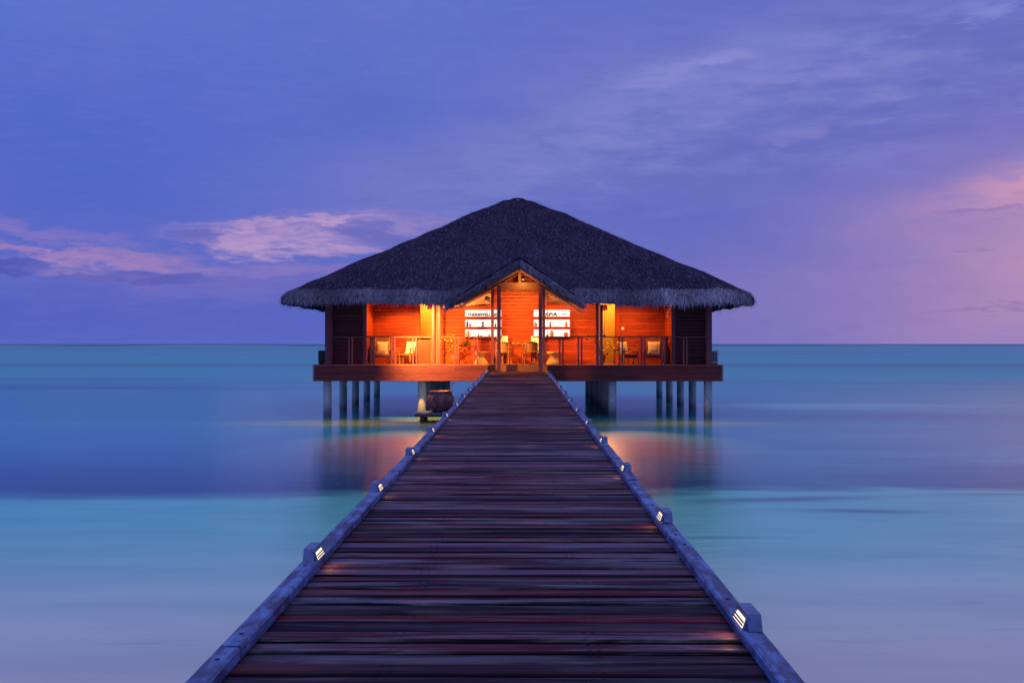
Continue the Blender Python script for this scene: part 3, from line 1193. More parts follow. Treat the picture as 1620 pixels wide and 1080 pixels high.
# ---- lit display niches on the back wall
SH = {}
for side_, x0, x1 in (('l', -2.14, -.72), ('r', .55, 1.97)):
    for k, (pa, pb) in enumerate(((490, 501), (505.5, 517), (521, 532.5))):
        za, zb = Zp(pb, BW), Zp(pa, BW)
        mb = MB()
        mb.box(x0, x1, BW - .055, BW - .040, za, zb)
        nic = add('display_niche', mb, M['shelf_light'], hut)
        for a_, b_ in ((za - .035, za), (zb, zb + .03)):
            mb = MB()
            mb.box(x0 - .03, x1 + .03, BW - .20, BW - .036, a_, b_)
            add('shelf_board', mb, M['wall'], nic)
        for a_, b_ in ((x0 - .03, x0 - .001), (x1 + .001, x1 + .03)):
            mb = MB()
            mb.box(a_, b_, BW - .20, BW - .036, za + .001, zb - .001)
            add('side_board', mb, M['wall_v'], nic)
        SH[side_, k] = (x0, x1, za, zb, nic)


def lettering(txt, x, y, z, size, nic, width=None, name='lettering'):
    cu = bpy.data.curves.new('text', 'FONT')
    cu.body = txt
    cu.size = size
    cu.extrude = .003
    cu.offset = .007
    cu.shear = .15
    cu.resolution_u = 2
    tmp = bpy.data.objects.new('text', cu)
    COL.objects.link(tmp)
    dg = bpy.context.evaluated_depsgraph_get()
    me = bpy.data.meshes.new_from_object(tmp.evaluated_get(dg))
    bpy.data.objects.remove(tmp)
    bpy.data.curves.remove(cu)
    v = np.array([q.co[:] for q in me.vertices])
    sx_ = (width / (v[:, 0].max() - v[:, 0].min())) if width else 1
    mb = MB()
    mb.add([((q[0] - v[:, 0].min()) * sx_ + x, y - q[2], z + q[1]) for q in v], [tuple(p.vertices) for p in me.polygons])
    bpy.data.meshes.remove(me)
    return add(name, mb, M['black'], nic)


x0, x1, za, zb, nic = SH['l', 0]
lettering('THERMWELL NESS', x0 + .10, BW - .062, za + .030, .155, nic, 1.30)
mb = MB()
mb.box(x0 + .08, x1 - .1, BW - .062, BW - .0555, zb - .07, zb - .058)
add('picture_rail', mb, M['furn'], nic)
x0, x1, za, zb, nic = SH['r', 0]
lettering('SPA', x0 + .44, BW - .062, za + .03, .17, nic, .50)
mb = MB()
mb.box(x0 + .42, x1 - .1, BW - .062, BW - .0555, zb - .07, zb - .058)
add('picture_rail', mb, M['furn'], nic)
mb = MB()
for (ax, az_, bx, bz, r_) in ((1.08, .09, 1.27, .12, .012), (1.22, .05, 1.31, .085, .008), (1.33, .03, 1.35, .09, .008), (1.16, .085, 1.28, .10, .008)):
    mb.tube([(x0 + ax, BW - .064, za + az_), (x0 + (ax + bx) / 2, BW - .064, za + (az_ + bz) / 2 + .012), (x0 + bx, BW - .064, za + bz)], [r_ * .3, r_, r_ * .3], 6)
add('leaf_emblem', mb, M['black'], nic)


# ---- lamps of the veranda
def lamp(x, y, z, power, colr, kind='SPOT', size=130, blend=.6, aim=None, rad=.06):
    mb = MB()
    if aim is None:
        mb.lathe([(.085, 0), (.085, .05), (.06, .07)], 16, (x, y, z))
    else:
        mb.lathe([(.05, 0), (.055, .09), (.03, .11)], 14, (x, y, z))
    o = add('downlight', mb, M['dark'], hut)
    mb = MB()
    mb.lathe([(.06 if aim is None else .04, -.006), (.06 if aim is None else .04, -.002)], 16, (x, y, z))
    add('lamp_disc', mb, M['bulb'], o)
    ld = bpy.data.lights.new('lamp_glow', kind)
    ld.energy = power
    ld.color = colr
    ld.shadow_soft_size = rad
    if kind == 'SPOT':
        ld.spot_size = math.radians(size)
        ld.spot_blend = blend
    lo = bpy.data.objects.new('lamp_glow', ld)
    COL.objects.link(lo)
    lo.parent = o
    lo.location = Vector((x, y, z - .07)) - ORIG[o]
    if aim is not None:
        dv = Vector(aim) - Vector((x, y, z - .07))
        lo.rotation_euler = dv.to_track_quat('-Z', 'Y').to_euler()
    return o


WARM = (1.0, .46, .08)
ceil_z = EYE + 1.91
lamp(-4.45, 38.0, ceil_z, 340, WARM, size=136, blend=.45)
lamp(-5.1, 37.5, ceil_z, 90, WARM, size=160, blend=1)
lamp(-2.0, 37.3, EYE + 1.80, 260, WARM, size=135, blend=.9, aim=(-1.8, 39.2, EYE + .1))
lamp(.1, 37.2, EYE + 2.25, 380, WARM, size=120, blend=.9, aim=(0, 39.2, EYE + .2))
lamp(2.1, 37.3, EYE + 1.80, 230, (1, .42, .07), size=135, blend=.9, aim=(1.9, 39.2, EYE + .1))
lamp(4.3, 38.0, ceil_z, 230, (1, .42, .07), size=160, blend=.8)
lamp(-3.7, 40.0, EYE + 1.9, 90, (1, .62, .2), 'POINT')
lamp(3.55, 40.0, EYE + 1.9, 80, (1, .58, .17), 'POINT')
# lamp under the eave left of the porch, turned to the front of the deck
lamp(-4.1, 35.50, EYE + 1.50, 3900, WARM, size=116, blend=1.0, aim=(-2.9, 36.75, EYE - .2))
# downlights under the eave, over the water on both sides of the jetty
for x_ in (-3.0, 2.9):
    lamp(x_, 35.35, EYE + 1.42, 6000, (1.0, .33, .10), size=42, blend=1.0, aim=(x_ * 1.28, 27.0, 0))
lamp(-.05, 36.50, EYE + 2.02, 260, WARM, size=125, blend=.8, aim=(0, 38.4, EYE - .5))
lamp(.12, 35.45, EYE + 2.30, 32, WARM, size=140, blend=.8, aim=(0, 37.2, EYE + 1.9), rad=.03)

# ---- red plaques over the openings
for (a_, b_, c_, d_, lab) in ((676, 683.5, 480.5, 489, 'small red square sign hung in the yellow doorway left of the porch'), (953.5, 961, 482, 491, 'small red square sign hung in the yellow doorway right of the porch')):
    y = BW - .12
    mb = MB()
    mb.box(Xp(a_, y), Xp(b_, y), y - .015, y + .015, Zp(d_, y), Zp(c_, y))
    root = empty('hanging_sign', ((Xp(a_, y) + Xp(b_, y)) / 2, y, Zp(d_, y)), lab, 'sign', 'red signs over the doorways')
    add('sign_panel', mb, M['redsign'], root)
    mb = MB()
    mb.box(Xp((a_ + b_) / 2, y) - .008, Xp((a_ + b_) / 2, y) + .008, y - .008, y + .008, Zp(c_, y), EYE + 1.98)
    add('hanger', mb, M['dark'], root)

# light switch and wall fitting in the right bay
mb = MB()
mb.box(Xp(982.8, BW), Xp(987, BW), BW - .05, BW - .032, Zp(521.5, BW), Zp(517.3, BW))
tag(add('light_switch', mb, M['white']), 'small cream square switch plate on the red board wall right of the yellow doorway', 'switch')
for (y_, za_, zb_, lab) in ((38.2, 490, 503, 'tall thin white fitting on the side wall of the right veranda bay'), (37.75, 488, 492.5, 'short white fitting near the front edge of the right side wall')):
    mb = MB()
    mb.box(XR - .06, XR - .03, y_ - .04, y_ + .04, Zp(zb_, y_), Zp(za_, y_))
    tag(add('wall_fitting', mb, M['whitepaint']), lab, 'wall fitting', 'white fittings on the right side wall')


# ------------------------------------------------------------------ jetty
def jz(y):
    return EYE - 1.317 + .00788 * y


JL, JR = -1.13, .955
jet = empty('jetty', ((JL + JR) / 2, 18.0, 0), 'long dark plank jetty with low curbs running straight to the bungalow', 'jetty')
y = 1.2
while y < 37.0:
    wd = random.uniform(.124, .138)
    hl, hr = JL - .06 + random.uniform(-.012, .012), JR + .06 + random.uniform(-.012, .012)
    th = .034
    dz0 = random.uniform(-.004, .004)
    skew = random.uniform(-.004, .004)
    c_ = .010
    zc = jz(y) + dz0
    prof = [(0, -th), (0, -c_), (c_, 0), (wd - c_, 0), (wd, -c_), (wd, -th)]
    tw0 = random.gauss(0, .0028)
    mb = MB()
    n = len(prof)
    vs = []
    for x, s_ in ((hl, -1), (hr, 1)):
        tw = tw0 + random.uniform(-.0015, .0015)
        for (yy, zz) in prof:
            vs.append((x, y + yy + s_ * skew, zc + zz + tw * (yy / wd - .5) * 2 + .00788 * yy))
    fs = [(i, n + i, n + (i + 1) % n, (i + 1) % n) for i in range(n)] + [tuple(range(n)), tuple(range(n, 2 * n))[::-1]]
    mb.add(vs, fs)
    add('plank', mb, M['plank'], jet)
    y += wd + random.uniform(.011, .021)
for x in (-.98, -.09, .80):
    mb = MB()
    mb.bar((x, 1.0, jz(1.0) - .13), (x, 36.9, jz(36.9) - .13), .10, .18)
    add('bearer', mb, M['furn_dark'], jet)
# curb beams: lengths spliced end to end
for s_, xi, xo, start in ((-1, JL, JL - .095, 1.35), (1, JR, JR + .095, .7)):
    y = start
    k = 0
    while y < 36.9:
        ln = min(2.7 + .15 * math.sin(k * 2.2), 37.0 - y)
        off, up = random.uniform(-.008, .008), random.uniform(-.004, .006)
        xa, xb = min(xi, xo) + off, max(xi, xo) + off
        h = .052 + up
        mb = MB()
        b_ = .009
        prof = [(xa, .003), (xb, .003), (xb, h - b_), (xb - b_, h), (xa + b_, h), (xa, h - b_)]
        n = len(prof)
        vs = [(x, yy, jz(yy) + z) for yy in (y + .004, y + ln - .004) for x, z in prof]
        fs = [(i, n + i, n + (i + 1) % n, (i + 1) % n) for i in range(n)] + [tuple(range(n)), tuple(range(n, 2 * n))[::-1]]
        mb.add(vs, fs)
        cb = add('curb_beam', mb, M['curb'], jet)
        for yb in (y + .16, y + ln * .5, y + ln - .16):
            if ln < .8:
                break
            mb = MB()
            mb.lathe([(.010, 0), (.010, .004), (.007, .006)], 8, ((xa + xb) / 2, yb, jz(yb) + h - .001))
            add('bolt', mb, M['dark'], cb)
        # side board under the deck edge
        mb = MB()
        xs = xo + s_ * .004
        mb.box(min(xs, xs + s_ * .03), max(xs, xs + s_ * .03), y + .003, y + ln - .003, jz(y) - .19, jz(y) - .045)
        add('edge_board', mb, M['curb'], jet)
        y += ln
        k += 1
for y in np.arange(3.0, 36, 4.1):
    for x in (-.98, .80):
        mb = MB()
        mb.tube([(x, y, -1.0), (x, y, jz(y) - .22)], .11, 12)
        add('pile', mb, M['pile'], jet)

# step lights on the curbs
ORD = ['nearest', 'second', 'third', 'fourth', 'fifth', 'sixth', 'seventh', 'eighth', 'ninth', 'tenth', 'eleventh', 'twelfth', 'thirteenth']


def step_light(s_):
    L, Wd, Hh = .26, .078, .066
    root = empty('step_light', (0, 0, 0), 'x', 'step light', 'step lights along the jetty curbs')
    # case: a bar with sloped ends, its bulk on the outer side; s_ = +1 opens towards +x
    mb = MB()
    xo, xi = -s_ * Wd / 2, s_ * Wd / 2 * .55
    prof = [(-L / 2, 0), (-L / 2 + .035, Hh), (L / 2 - .035, Hh), (L / 2, 0)]
    vs = [(xo, a, b_) for a, b_ in prof] + [(xi, a, b_) for a, b_ in prof]
    fs = [(0, 1, 2, 3), (4, 7, 6, 5), (0, 4, 5, 1), (1, 5, 6, 2), (2, 6, 7, 3), (3, 7, 4, 0)]
    mb.add(vs, fs)
    add('case', mb, M['lamp_case'], root, local=True)
    # the lit face slants up and inwards
    xt, xb = xi + s_ * .001, s_ * Wd / 2 + s_ * .002
    y0, y1 = -L / 2 + .034, L / 2 - .034
    mb = MB()
    vs = [(xt, y0, .004), (xb, y0, .004), (xt, y0 + .014, Hh - .026), (xt, y1, .004), (xb, y1, .004), (xt, y1 - .014, Hh - .026)]
    mb.add(vs, [(0, 1, 2), (3, 5, 4), (1, 4, 5, 2), (0, 3, 4, 1), (0, 2, 5, 3)])
    add('lens', mb, M['lens'], root, local=True)
    for ya, yb in ((y0 - .012, y0 - .001), (y1 + .001, y1 + .012)):
        mb = MB()
        mb.prism_y([(xi - s_ * .01, 0), (xb + s_ * .003, 0), (xi + s_ * .004, Hh - .012), (xi - s_ * .01, Hh - .012)], ya, yb)
        add('end_plate', mb, M['lamp_case'], root, local=True)
    for k in range(2):
        f_ = .33 + .34 * k
        mb = MB()
        xx, zz = xb + (xt - xb) * f_ + s_ * .005, .006 + (Hh - .032) * f_
        mb.box(min(xx, xx + s_ * .004), max(xx, xx + s_ * .004), y0 + .006, y1 - .006, zz - .0035, zz + .0035)
        add('louvre', mb, M['lamp_case'], root, local=True)
    ld = bpy.data.lights.new('lamp_glow', 'SPOT')
    ld.energy = .9
    ld.color = (1.0, .40, .10)
    ld.shadow_soft_size = .02
    ld.spot_size = math.radians(150)
    ld.spot_blend = .8
    lo = bpy.data.objects.new('lamp_glow', ld)
    COL.objects.link(lo)
    lo.parent = root
    lo.location = (xb + s_ * .03, 0, .03)
    lo.rotation_euler = Vector((s_, 0, -.75)).to_track_quat('-Z', 'Y').to_euler()
    return root


protoL, protoR = step_light(1), step_light(-1)
for s_, proto, xc, y0_, dy_, word in ((-1, protoL, JL - .047, 5.70, 2.5, 'left'), (1, protoR, JR + .047, 4.40, 2.5, 'right')):
    for k in range(13):
        y = y0_ + k * dy_
        if y > 36.2:
            break
        o = proto if k == 0 else copy_tree(proto)
        o.location = (xc, y, jz(y) + .052)
        lab = 'lit louvred step light on the %s curb of the jetty, %s from the camera' % (word, ORD[k] if k else 'nearest of all')
        if k == 0:
            lab = 'nearest lit louvred step light on the %s curb of the jetty' % word
        o['label'] = lab

# ------------------------------------------------------------------ jar on its platform
PY = 34.8
pz_ = Zp(651.5, PY)
plat = empty('platform', (-2.7, PY, 0), 'low grey plank landing beside the left curb under the bungalow', 'platform')
for i in range(7):
    mb = MB()
    mb.box(-3.62, -1.25, PY - .62 + i * .18, PY - .62 + i * .18 + .17, pz_ - .04, pz_)
    add('plank', mb, M['curb'], plat)
mb = MB()
mb.box(-3.60, -1.25, PY - .63, PY - .58, pz_ - .13, pz_ - .042)
mb.box(-3.60, -1.25, PY + .60, PY + .65, pz_ - .13, pz_ - .042)
add('joist', mb, M['furn_dark'], plat)
for x, yy in ((-3.35, PY - .5), (-3.35, PY + .5), (-1.6, PY - .5), (-1.6, PY + .5)):
    mb = MB()
    mb.tube([(x, yy, -.8), (x, yy, pz_ - .13)], .09, 10)
    add('leg', mb, M['furn_dark'], plat)
m, t, b = mat('crusted_clay_jar')
v = coords(t)
n1, n2 = t.noise(v, 4, 5, .6), t.noise(v, 26, 4, .65)
c = t.mix(t.ss(n1, .4, .65), (.12, .030, .030), (.26, .10, .11))
c = t.mix(t.m('MULTIPLY', t.ss(n2, .58, .70), .8), c, (.55, .50, .52))
t.put(b.inputs['Base Color'], c)
b.inputs['Roughness'].default_value = .6
bp = t.n('ShaderNodeBump')
bp.inputs['Strength'].default_value = .5
bp.inputs['Distance'].default_value = .02
t.put(bp.inputs['Height'], n2)
t.put(b.inputs['Normal'], bp.outputs[0])
M['jar'] = m
jar = empty('clay_jar', (Xp(697, PY), PY, pz_), 'big round crusted clay water jar standing on the low landing beside the jetty', 'jar')
mb = MB()
mb.lathe([(.22, 0), (.34, .05), (.45, .20), (.49, .36), (.47, .52), (.41, .62), (.385, .66), (.41, .69), (.43, .715), (.42, .74), (.37, .74), (.35, .66)], 32)
add('body', mb, M['jar'], jar, local=True, smooth=True)
mb = MB()
mb.lathe([(.36, .60), (.36, .61)], 24)
add('water_surface', mb, M['dark'], jar, local=True)
lad = empty('ladle', (Xp(708, PY), PY - .1, pz_ + .55), 'reddish wooden ladle handle sticking up out of the clay jar', 'ladle')
mb = MB()
mb.tube([(-.02, 0, 0), (.10, -.02, .30), (.19, -.04, .45), (.25, -.05, .50)], [.022, .020, .020, .024], 8)
add('handle', mb, M['wall_v'], lad, local=True)
mb = MB()
mb.lathe([(.05, -.10), (.07, -.06), (.07, 0)], 12, (-.03, 0, .0))
add('scoop', mb, M['wall_v'], lad, local=True)

# air conditioners at the two sides
def aircon(x, y, w_, lab, pale_):
    r_ = empty('air_conditioner', (x, y, FL), lab, 'air conditioner')
    mb = MB()
    mb.box(-w_ / 2, w_ / 2, -.38, .38, .04, .52)
    add('case', mb, M['whitepaint' if pale_ else 'furn_dark'], r_, local=True)
    mb = MB()
    mb.box(-w_ / 2 + .05, w_ / 2 - .05, -.392, -.381, .09, .47)
    g_ = add('grille', mb, M['dark'], r_, local=True)
    for i in range(3):
        mb = MB()
        xx = -w_ / 2 + .09 + i * (w_ - .18) / 2
        mb.box(xx - .008, xx + .008, -.402, -.393, .09, .47)
        add('bar', mb, M['whitepaint' if pale_ else 'furn_dark'], r_, local=True)
    for sx_ in (-1, 1):
        mb = MB()
        mb.box(sx_ * (w_ / 2 - .06) - .03, sx_ * (w_ / 2 - .06) + .03, -.36, .36, 0, .039)
        add('foot', mb, M['dark'], r_, local=True)


aircon(7.33, 37.9, .30, 'white framed air conditioner outside the right end wall of the bungalow', True)
aircon(-7.42, 37.9, .36, 'dark boxed air conditioner outside the left end wall of the bungalow', False)


# ------------------------------------------------------------------ furniture
def lounge_chair(x, y, rz, lab):
    r_ = empty('lounge_chair', (x, y, FL), lab, 'chair', 'slatted wooden lounge chairs on the veranda', rz)
    # chair faces -y
    mb = MB()
    mb.box(-.28, .28, -.30, .26, .34, .39)
    add('seat', mb, M['furn'], r_, local=True)
    mb = MB()
    for sx_ in (-.27, .27):
        mb.bar((sx_, .24, .36), (sx_, .42, 1.0), .04, .05)
    mb.bar((-.27, .42, .99), (.27, .42, .99), .04, .05)
    bk = add('back_frame', mb, M['furn'], r_, local=True)
    for k in range(6):
        f_ = .14 + k * .14
        mb = MB()
        mb.bar((-.25, .24 + .18 * f_, .36 + .64 * f_), (.25, .24 + .18 * f_, .36 + .64 * f_), .018, .045)
        add('slat', mb, M['furn'], r_, local=True)
    for sx_ in (-1, 1):
        mb = MB()
        mb.bar((sx_ * .33, -.34, .58), (sx_ * .33, .34, .60), .07, .035)
        add('armrest', mb, M['furn'], r_, local=True)
        for yy, top in ((-.30, .565), (.30, .58)):
            mb = MB()
            mb.bar((sx_ * .33, yy - .02, 0), (sx_ * .33, yy, top), .045, .05)
            add('leg', mb, M['furn'], r_, local=True)
    mb = MB()
    mb.box(-.30, .30, -.29, -.26, .24, .335)
    add('apron', mb, M['furn_dark'], r_, local=True)
    return r_


def cushion(x, y, z, rz, lab, matl='cushion', tilt=.28, sz=.46):
    r_ = empty('cushion', (x, y, z), lab, 'cushion', 'square cushions on the lounge chairs', rz)
    mb = MB()
    n = 7
    vs, fs = [], []
    for s_ in (-1, 1):
        for i in range(n):
            for j in range(n):
                u, v_ = i / (n - 1) * 2 - 1, j / (n - 1) * 2 - 1
                th = .075 * ((1 - u ** 4) * (1 - v_ ** 4)) ** .5 + .006
                pin = 1 - .08 * (1 - (abs(u) ** 2)) * (abs(v_) ** 3)
                pin2 = 1 - .08 * (1 - (abs(v_) ** 2)) * (abs(u) ** 3)
                zz = (v_ * pin + 1) * sz / 2
                vs.append((u * pin2 * sz / 2, s_ * th + zz * tilt, zz))
    for k in range(2):
        for i in range(n - 1):
            for j in range(n - 1):
                a_ = k * n * n + i * n + j
                q = (a_, a_ + n, a_ + n + 1, a_ + 1)
                fs.append(q if k == 0 else q[::-1])
    for i in range(n - 1):
        for (a_, b_) in ((i, i + 1), (n * (n - 1) + i, n * (n - 1) + i + 1), (i * n, (i + 1) * n), (i * n + n - 1, (i + 1) * n + n - 1)):
            fs.append((a_, b_, b_ + n * n, a_ + n * n))
    mb.add(vs, fs)
    add('cover', mb, M[matl], r_, local=True, smooth=True)
    mb = MB()
    mb.tube([(-sz / 2, 0, 0), (sz / 2, 0, 0)], .008, 6)
    add('piping', mb, M[matl], r_, local=True)


for (px_, yy, rz, lab, lab2, mt_) in (
        (605, 38.05, .15, 'slatted wooden lounge chair at the far left end of the veranda', 'cream cushion on the chair at the far left end of the veranda', 'cushion'),
        (645, 38.25, -.5, 'wooden lounge chair between the far left chair and the low red board panel', 'pale cushion on the second chair from the left end', 'white'),
        (990, 38.2, .55, 'wooden lounge chair turned sideways beside the right yellow doorway', 'cream cushion on the chair beside the right yellow doorway', 'cushion'),
        (1034, 38.05, -.12, 'slatted wooden lounge chair at the far right end of the veranda', 'cream cushion on the chair at the far right end of the veranda', 'cushion')):
    x = Xp(px_, yy)
    lounge_chair(x, yy, rz, lab)
    c_, s_ = math.cos(rz), math.sin(rz)
    ly = .12
    cushion(x - s_ * ly, yy + c_ * ly, FL + .40, rz, lab2, mt_)


def side_table(px_, yy, lab):
    r_ = empty('side_table', (Xp(px_, yy), yy, FL), lab, 'table', 'small tables between the lounge chairs')
    mb = MB()
    mb.box(-.24, .24, -.24, .24, .47, .50)
    add('table_top', mb, M['furn'], r_, local=True)
    for a_ in (-1, 1):
        for b_ in (-1, 1):
            mb = MB()
            mb.box(a_ * .20 - .02, a_ * .20 + .02, b_ * .20 - .02, b_ * .20 + .02, 0, .469)
            add('leg', mb, M['furn'], r_, local=True)


side_table(625, 38.3, 'small square table between the two lounge chairs of the left bay')
side_table(1011, 38.3, 'small square table between the two lounge chairs of the right bay')


def arm_chair(px_, yy, rz, lab):
    """round-backed woven chair seen from behind; faces +y"""
    r_ = empty('round_back_chair', (Xp(px_, yy), yy, FL), lab, 'chair', 'round backed woven chairs at the porch table', rz)
    mb = MB()
    mb.lathe([(.25, .42), (.27, .44), (.27, .47), (.25, .485)], 20)
    add('seat', mb, M['furn'], r_, local=True)
    pts = []
    for i in range(13):
        a_ = math.radians(160 + 220 * i / 12)
        pts.append((.29 * math.cos(a_), .27 * math.sin(a_), .70 + .14 * max(0, -math.sin(a_)) ** .8))
    mb = MB()
    mb.tube(pts, .022, 8)
    add('back_rail', mb, M['furn'], r_, local=True)
    vs, fs = [], []
    for i in range(9):
        a_ = math.radians(205 + 130 * i / 8)
        zt = .68 + .14 * max(0, -math.sin(a_)) ** .8
        for zz in (.50, zt):
            for rr in (.262, .25):
                vs.append((rr * 1.07 * math.cos(a_), rr * math.sin(a_), zz))
    for i in range(8):
        a_ = i * 4
        fs += [(a_, a_ + 4, a_ + 6, a_ + 2), (a_ + 1, a_ + 3, a_ + 7, a_ + 5), (a_ + 2, a_ + 6, a_ + 7, a_ + 3), (a_, a_ + 1, a_ + 5, a_ + 4)]
    fs += [(0, 2, 3, 1), (32, 33, 35, 34)]
    mb = MB()
    mb.add(vs, fs)
    add('woven_back', mb, M['wicker'], r_, local=True)
    for a_, b_, top in ((-.24, -.20, .76), (.24, -.20, .76), (-.22, .2, .70), (.22, .2, .70)):
        mb = MB()
        mb.tube([(a_ * 1.08, b_ * 1.08, 0), (a_, b_, .43), (a_ * 1.08, b_ * 1.05, top)], [.018, .024, .018], 8)
        add('leg', mb, M['furn'], r_, local=True)
    return r_


arm_chair(797, 37.75, -.25, 'round backed woven chair behind the left porch post, left of the table')
arm_chair(838.5, 37.7, .2, 'round backed woven chair just left of the right porch post')


def cover_chair(px_, yy, lab):
    r_ = empty('high_back_chair', (Xp(px_, yy), yy, FL), lab, 'chair', 'white backed chairs behind the porch table')
    mb = MB()
    mb.box(-.24, .24, -.25, .22, .42, .50)
    add('seat', mb, M['white'], r_, local=True)
    mb = MB()
    mb.prism_x([(.19, .50), (.27, .50), (.33, 1.06), (.27, 1.08)], -.22, .22)
    add('backrest', mb, M['white'], r_, local=True)
    for a_ in (-.2, .2):
        for b_ in (-.2, .2):
            mb = MB()
            mb.box(a_ - .02, a_ + .02, b_ - .02, b_ + .02, 0, .419)
            add('leg', mb, M['furn'], r_, local=True)


cover_chair(794.5, 38.75, 'white high backed chair behind the table, by the left porch post')
cover_chair(849, 38.75, 'white high backed chair behind the table, by the right porch post')
tab = empty('dining_table', (Xp(818, 38.2), 38.2, FL), 'orange wooden table standing in the porch between the chairs', 'table')
mb = MB()
mb.box(-.62, .62, -.28, .30, .74, .775)
add('table_top', mb, M['furn'], tab, local=True)
mb = MB()
mb.box(-.57, .57, -.24, -.215, .60, .738)
mb.box(-.57, .57, .235, .26, .60, .738)
add('apron', mb, M['wall'], tab, local=True)
for a_ in (-.56, .56):
    for b_ in (-.22, .24):
        mb = MB()
        mb.box(a_ - .03, a_ + .03, b_ - .03, b_ + .03, 0, .599)
        add('leg', mb, M['furn'], tab, local=True)
for i, (dx_, lab) in enumerate(((-.12, 'shallow bowl at the left on the porch table'), (.08, 'shallow bowl at the right on the porch table'))):
    bw = empty('bowl', (Xp(818, 38.2) + dx_, 38.1, FL + .775), lab, 'bowl', 'bowls on the porch table')
    mb = MB()
    mb.lathe([(.03, 0), (.05, .012), (.08, .045), (.085, .05), (.075, .05), (.04, .02)], 16)
    add('dish', mb, M['cushion'], bw, local=True)


def pedestal(px_, yy, lab):
    r_ = empty('stone_pedestal', (Xp(px_, yy), yy, FL), lab, 'pedestal', 'waisted stone pedestals on the veranda')
    mb = MB()
    mb.lathe([(.27, 0), (.27, .05), (.24, .10), (.19, .18), (.13, .23), (.11, .26)], 20)
    add('base', mb, M['stone'], r_, local=True)
    mb = MB()
    mb.lathe([(.12, .26), (.15, .30), (.20, .37), (.22, .41), (.22, .43)], 20)
    add('bowl', mb, M['stone'], r_, local=True)
    mb = MB()
    mb.lathe([(.25, .43), (.25, .46), (.2, .47)], 20)
    add('rim', mb, M['stone'], r_, local=True)


pedestal(761, 38.5, 'waisted yellow stone pedestal left of the porch')
pedestal(875, 38.3, 'waisted yellow stone pedestal right of the porch')


def plant(px_, yy, ph, stems, lab, seed):
    rr = random.Random(seed)
    r_ = empty('potted_plant', (Xp(px_, yy), yy, FL), lab, 'plant', 'potted plants on the veranda')
    mb = MB()
    mb.lathe([(.13, 0), (.17, .06), (.21, .18), (.22, .26), (.20, .31), (.22, .33), (.22, .36), (.19, .36), (.18, .30)], 20)
    add('pot', mb, M['terracotta'], r_, local=True, smooth=False)
    mb = MB()
    mb.lathe([(.185, .315), (.18, .325)], 16)
    add('soil', mb, M['soil'], r_, local=True)
    sm, lf = MB(), MB()
    for (tx, ty, tz, nl) in stems:
        p0, p2 = Vector((rr.uniform(-.04, .04), rr.uniform(-.04, .04), .32)), Vector((tx, ty, tz))
        p1 = (p0 + p2) / 2 + Vector((-tx * .25, 0, .12))
        pts = [p0.lerp(p1, k / 6).lerp(p1.lerp(p2, k / 6), k / 6) for k in range(7)]
        sm.tube(pts, [.012 - .0012 * k for k in range(7)], 5)
        for k in range(nl):
            c_ = p2 + Vector((rr.gauss(0, .14), rr.gauss(0, .12), rr.gauss(0, .13)))
            d_ = Vector((rr.gauss(0, 1), rr.gauss(0, 1), rr.uniform(-.7, .7))).normalized()
            s_ = d_.cross(Vector((rr.gauss(0, .4), rr.gauss(0, .4), 1))).normalized()
            L_, W_ = rr.uniform(.09, .19), rr.uniform(.028, .052)
            lf.add([c_, c_ + d_ * L_ * .4 + s_ * W_, c_ + d_ * L_, c_ + d_ * L_ * .4 - s_ * W_], [(0, 1, 2, 3)])
    add('stem', sm, M['stem'], r_, local=True)
    add('foliage', lf, M['leaf'], r_, local=True, kind='stuff')


plant(720.5, 38.3, .4, [(-.10, 0, .95, 34), (.02, .05, 1.05, 26), (-.22, 0, .70, 26), (.50, -.05, .78, 44), (.38, .05, .72, 22)], 'leafy plant in a red pot behind the railing left of the porch', 3)
plant(949, 38.0, .4, [(-.36, 0, 1.02, 14), (-.22, .0, 1.05, 14), (-.16, -.05, .85, 10), (.22, 0, .78, 9), (.34, -.02, .52, 8), (.14, 0, .62, 7)], 'sparse thin stemmed plant in a red pot by the right posts', 4)


def urn(px_, yy, lab):
    r_ = empty('floor_vase', (Xp(px_, yy), yy, FL), lab, 'vase', 'tall dark floor vases at the veranda ends')
    mb = MB()
    mb.lathe([(.07, 0), (.11, .08), (.155, .30), (.15, .45), (.10, .62), (.065, .76), (.06, .88), (.085, .98), (.09, 1.0), (.07, 1.0)], 20)
    add('body', mb, M['furn_dark'], r_, local=True, smooth=True)
    mb = MB()
    mb.lathe([(.075, 0), (.075, .02), (.07, .03)], 16)
    add('foot', mb, M['dark'], r_, local=True)


urn(587.5, 37.7, 'tall dark narrow necked vase in the left corner of the veranda')
urn(1054, 37.7, 'tall dark narrow necked vase in the right corner of the veranda')

for px_, lab, yy in ((866, 'thin dark hanging cord with a small bell beside the right porch post', 36.95), (956, 'thin dark hanging cord with a small bell in front of the right yellow doorway', 36.95)):
    r_ = empty('hanging_bell', (Xp(px_, yy), yy, FL + 1.05), lab, 'bell', 'hanging cords with bells')
    mb = MB()
    mb.tube([(0, 0, .06), (0, 0, 1.75)], .006, 5)
    add('cord', mb, M['dark'], r_, local=True)
    mb = MB()
    mb.lathe([(.05, 0), (.048, .02), (.03, .05), (.012, .065)], 12)
    add('bell', mb, M['dark'], r_, local=True)


# things on the shelves
def bottle(x, z, h, r, body, cap, lab, cat='bottle', name='bottle'):
    o = empty(name, (x, BW - .12, z), lab, cat, 'wares on the lit shelves')
    mb = MB()
    mb.lathe([(r * .92, 0), (r, h * .04), (r, h * .62), (r * .45, h * .78), (r * .42, h * .86)], 14)
    add('body', mb, M[body], o, local=True)
    mb = MB()
    mb.lathe([(r * .5, h * .86), (r * .5, h)], 12)
    add('cap', mb, M[cap], o, local=True)


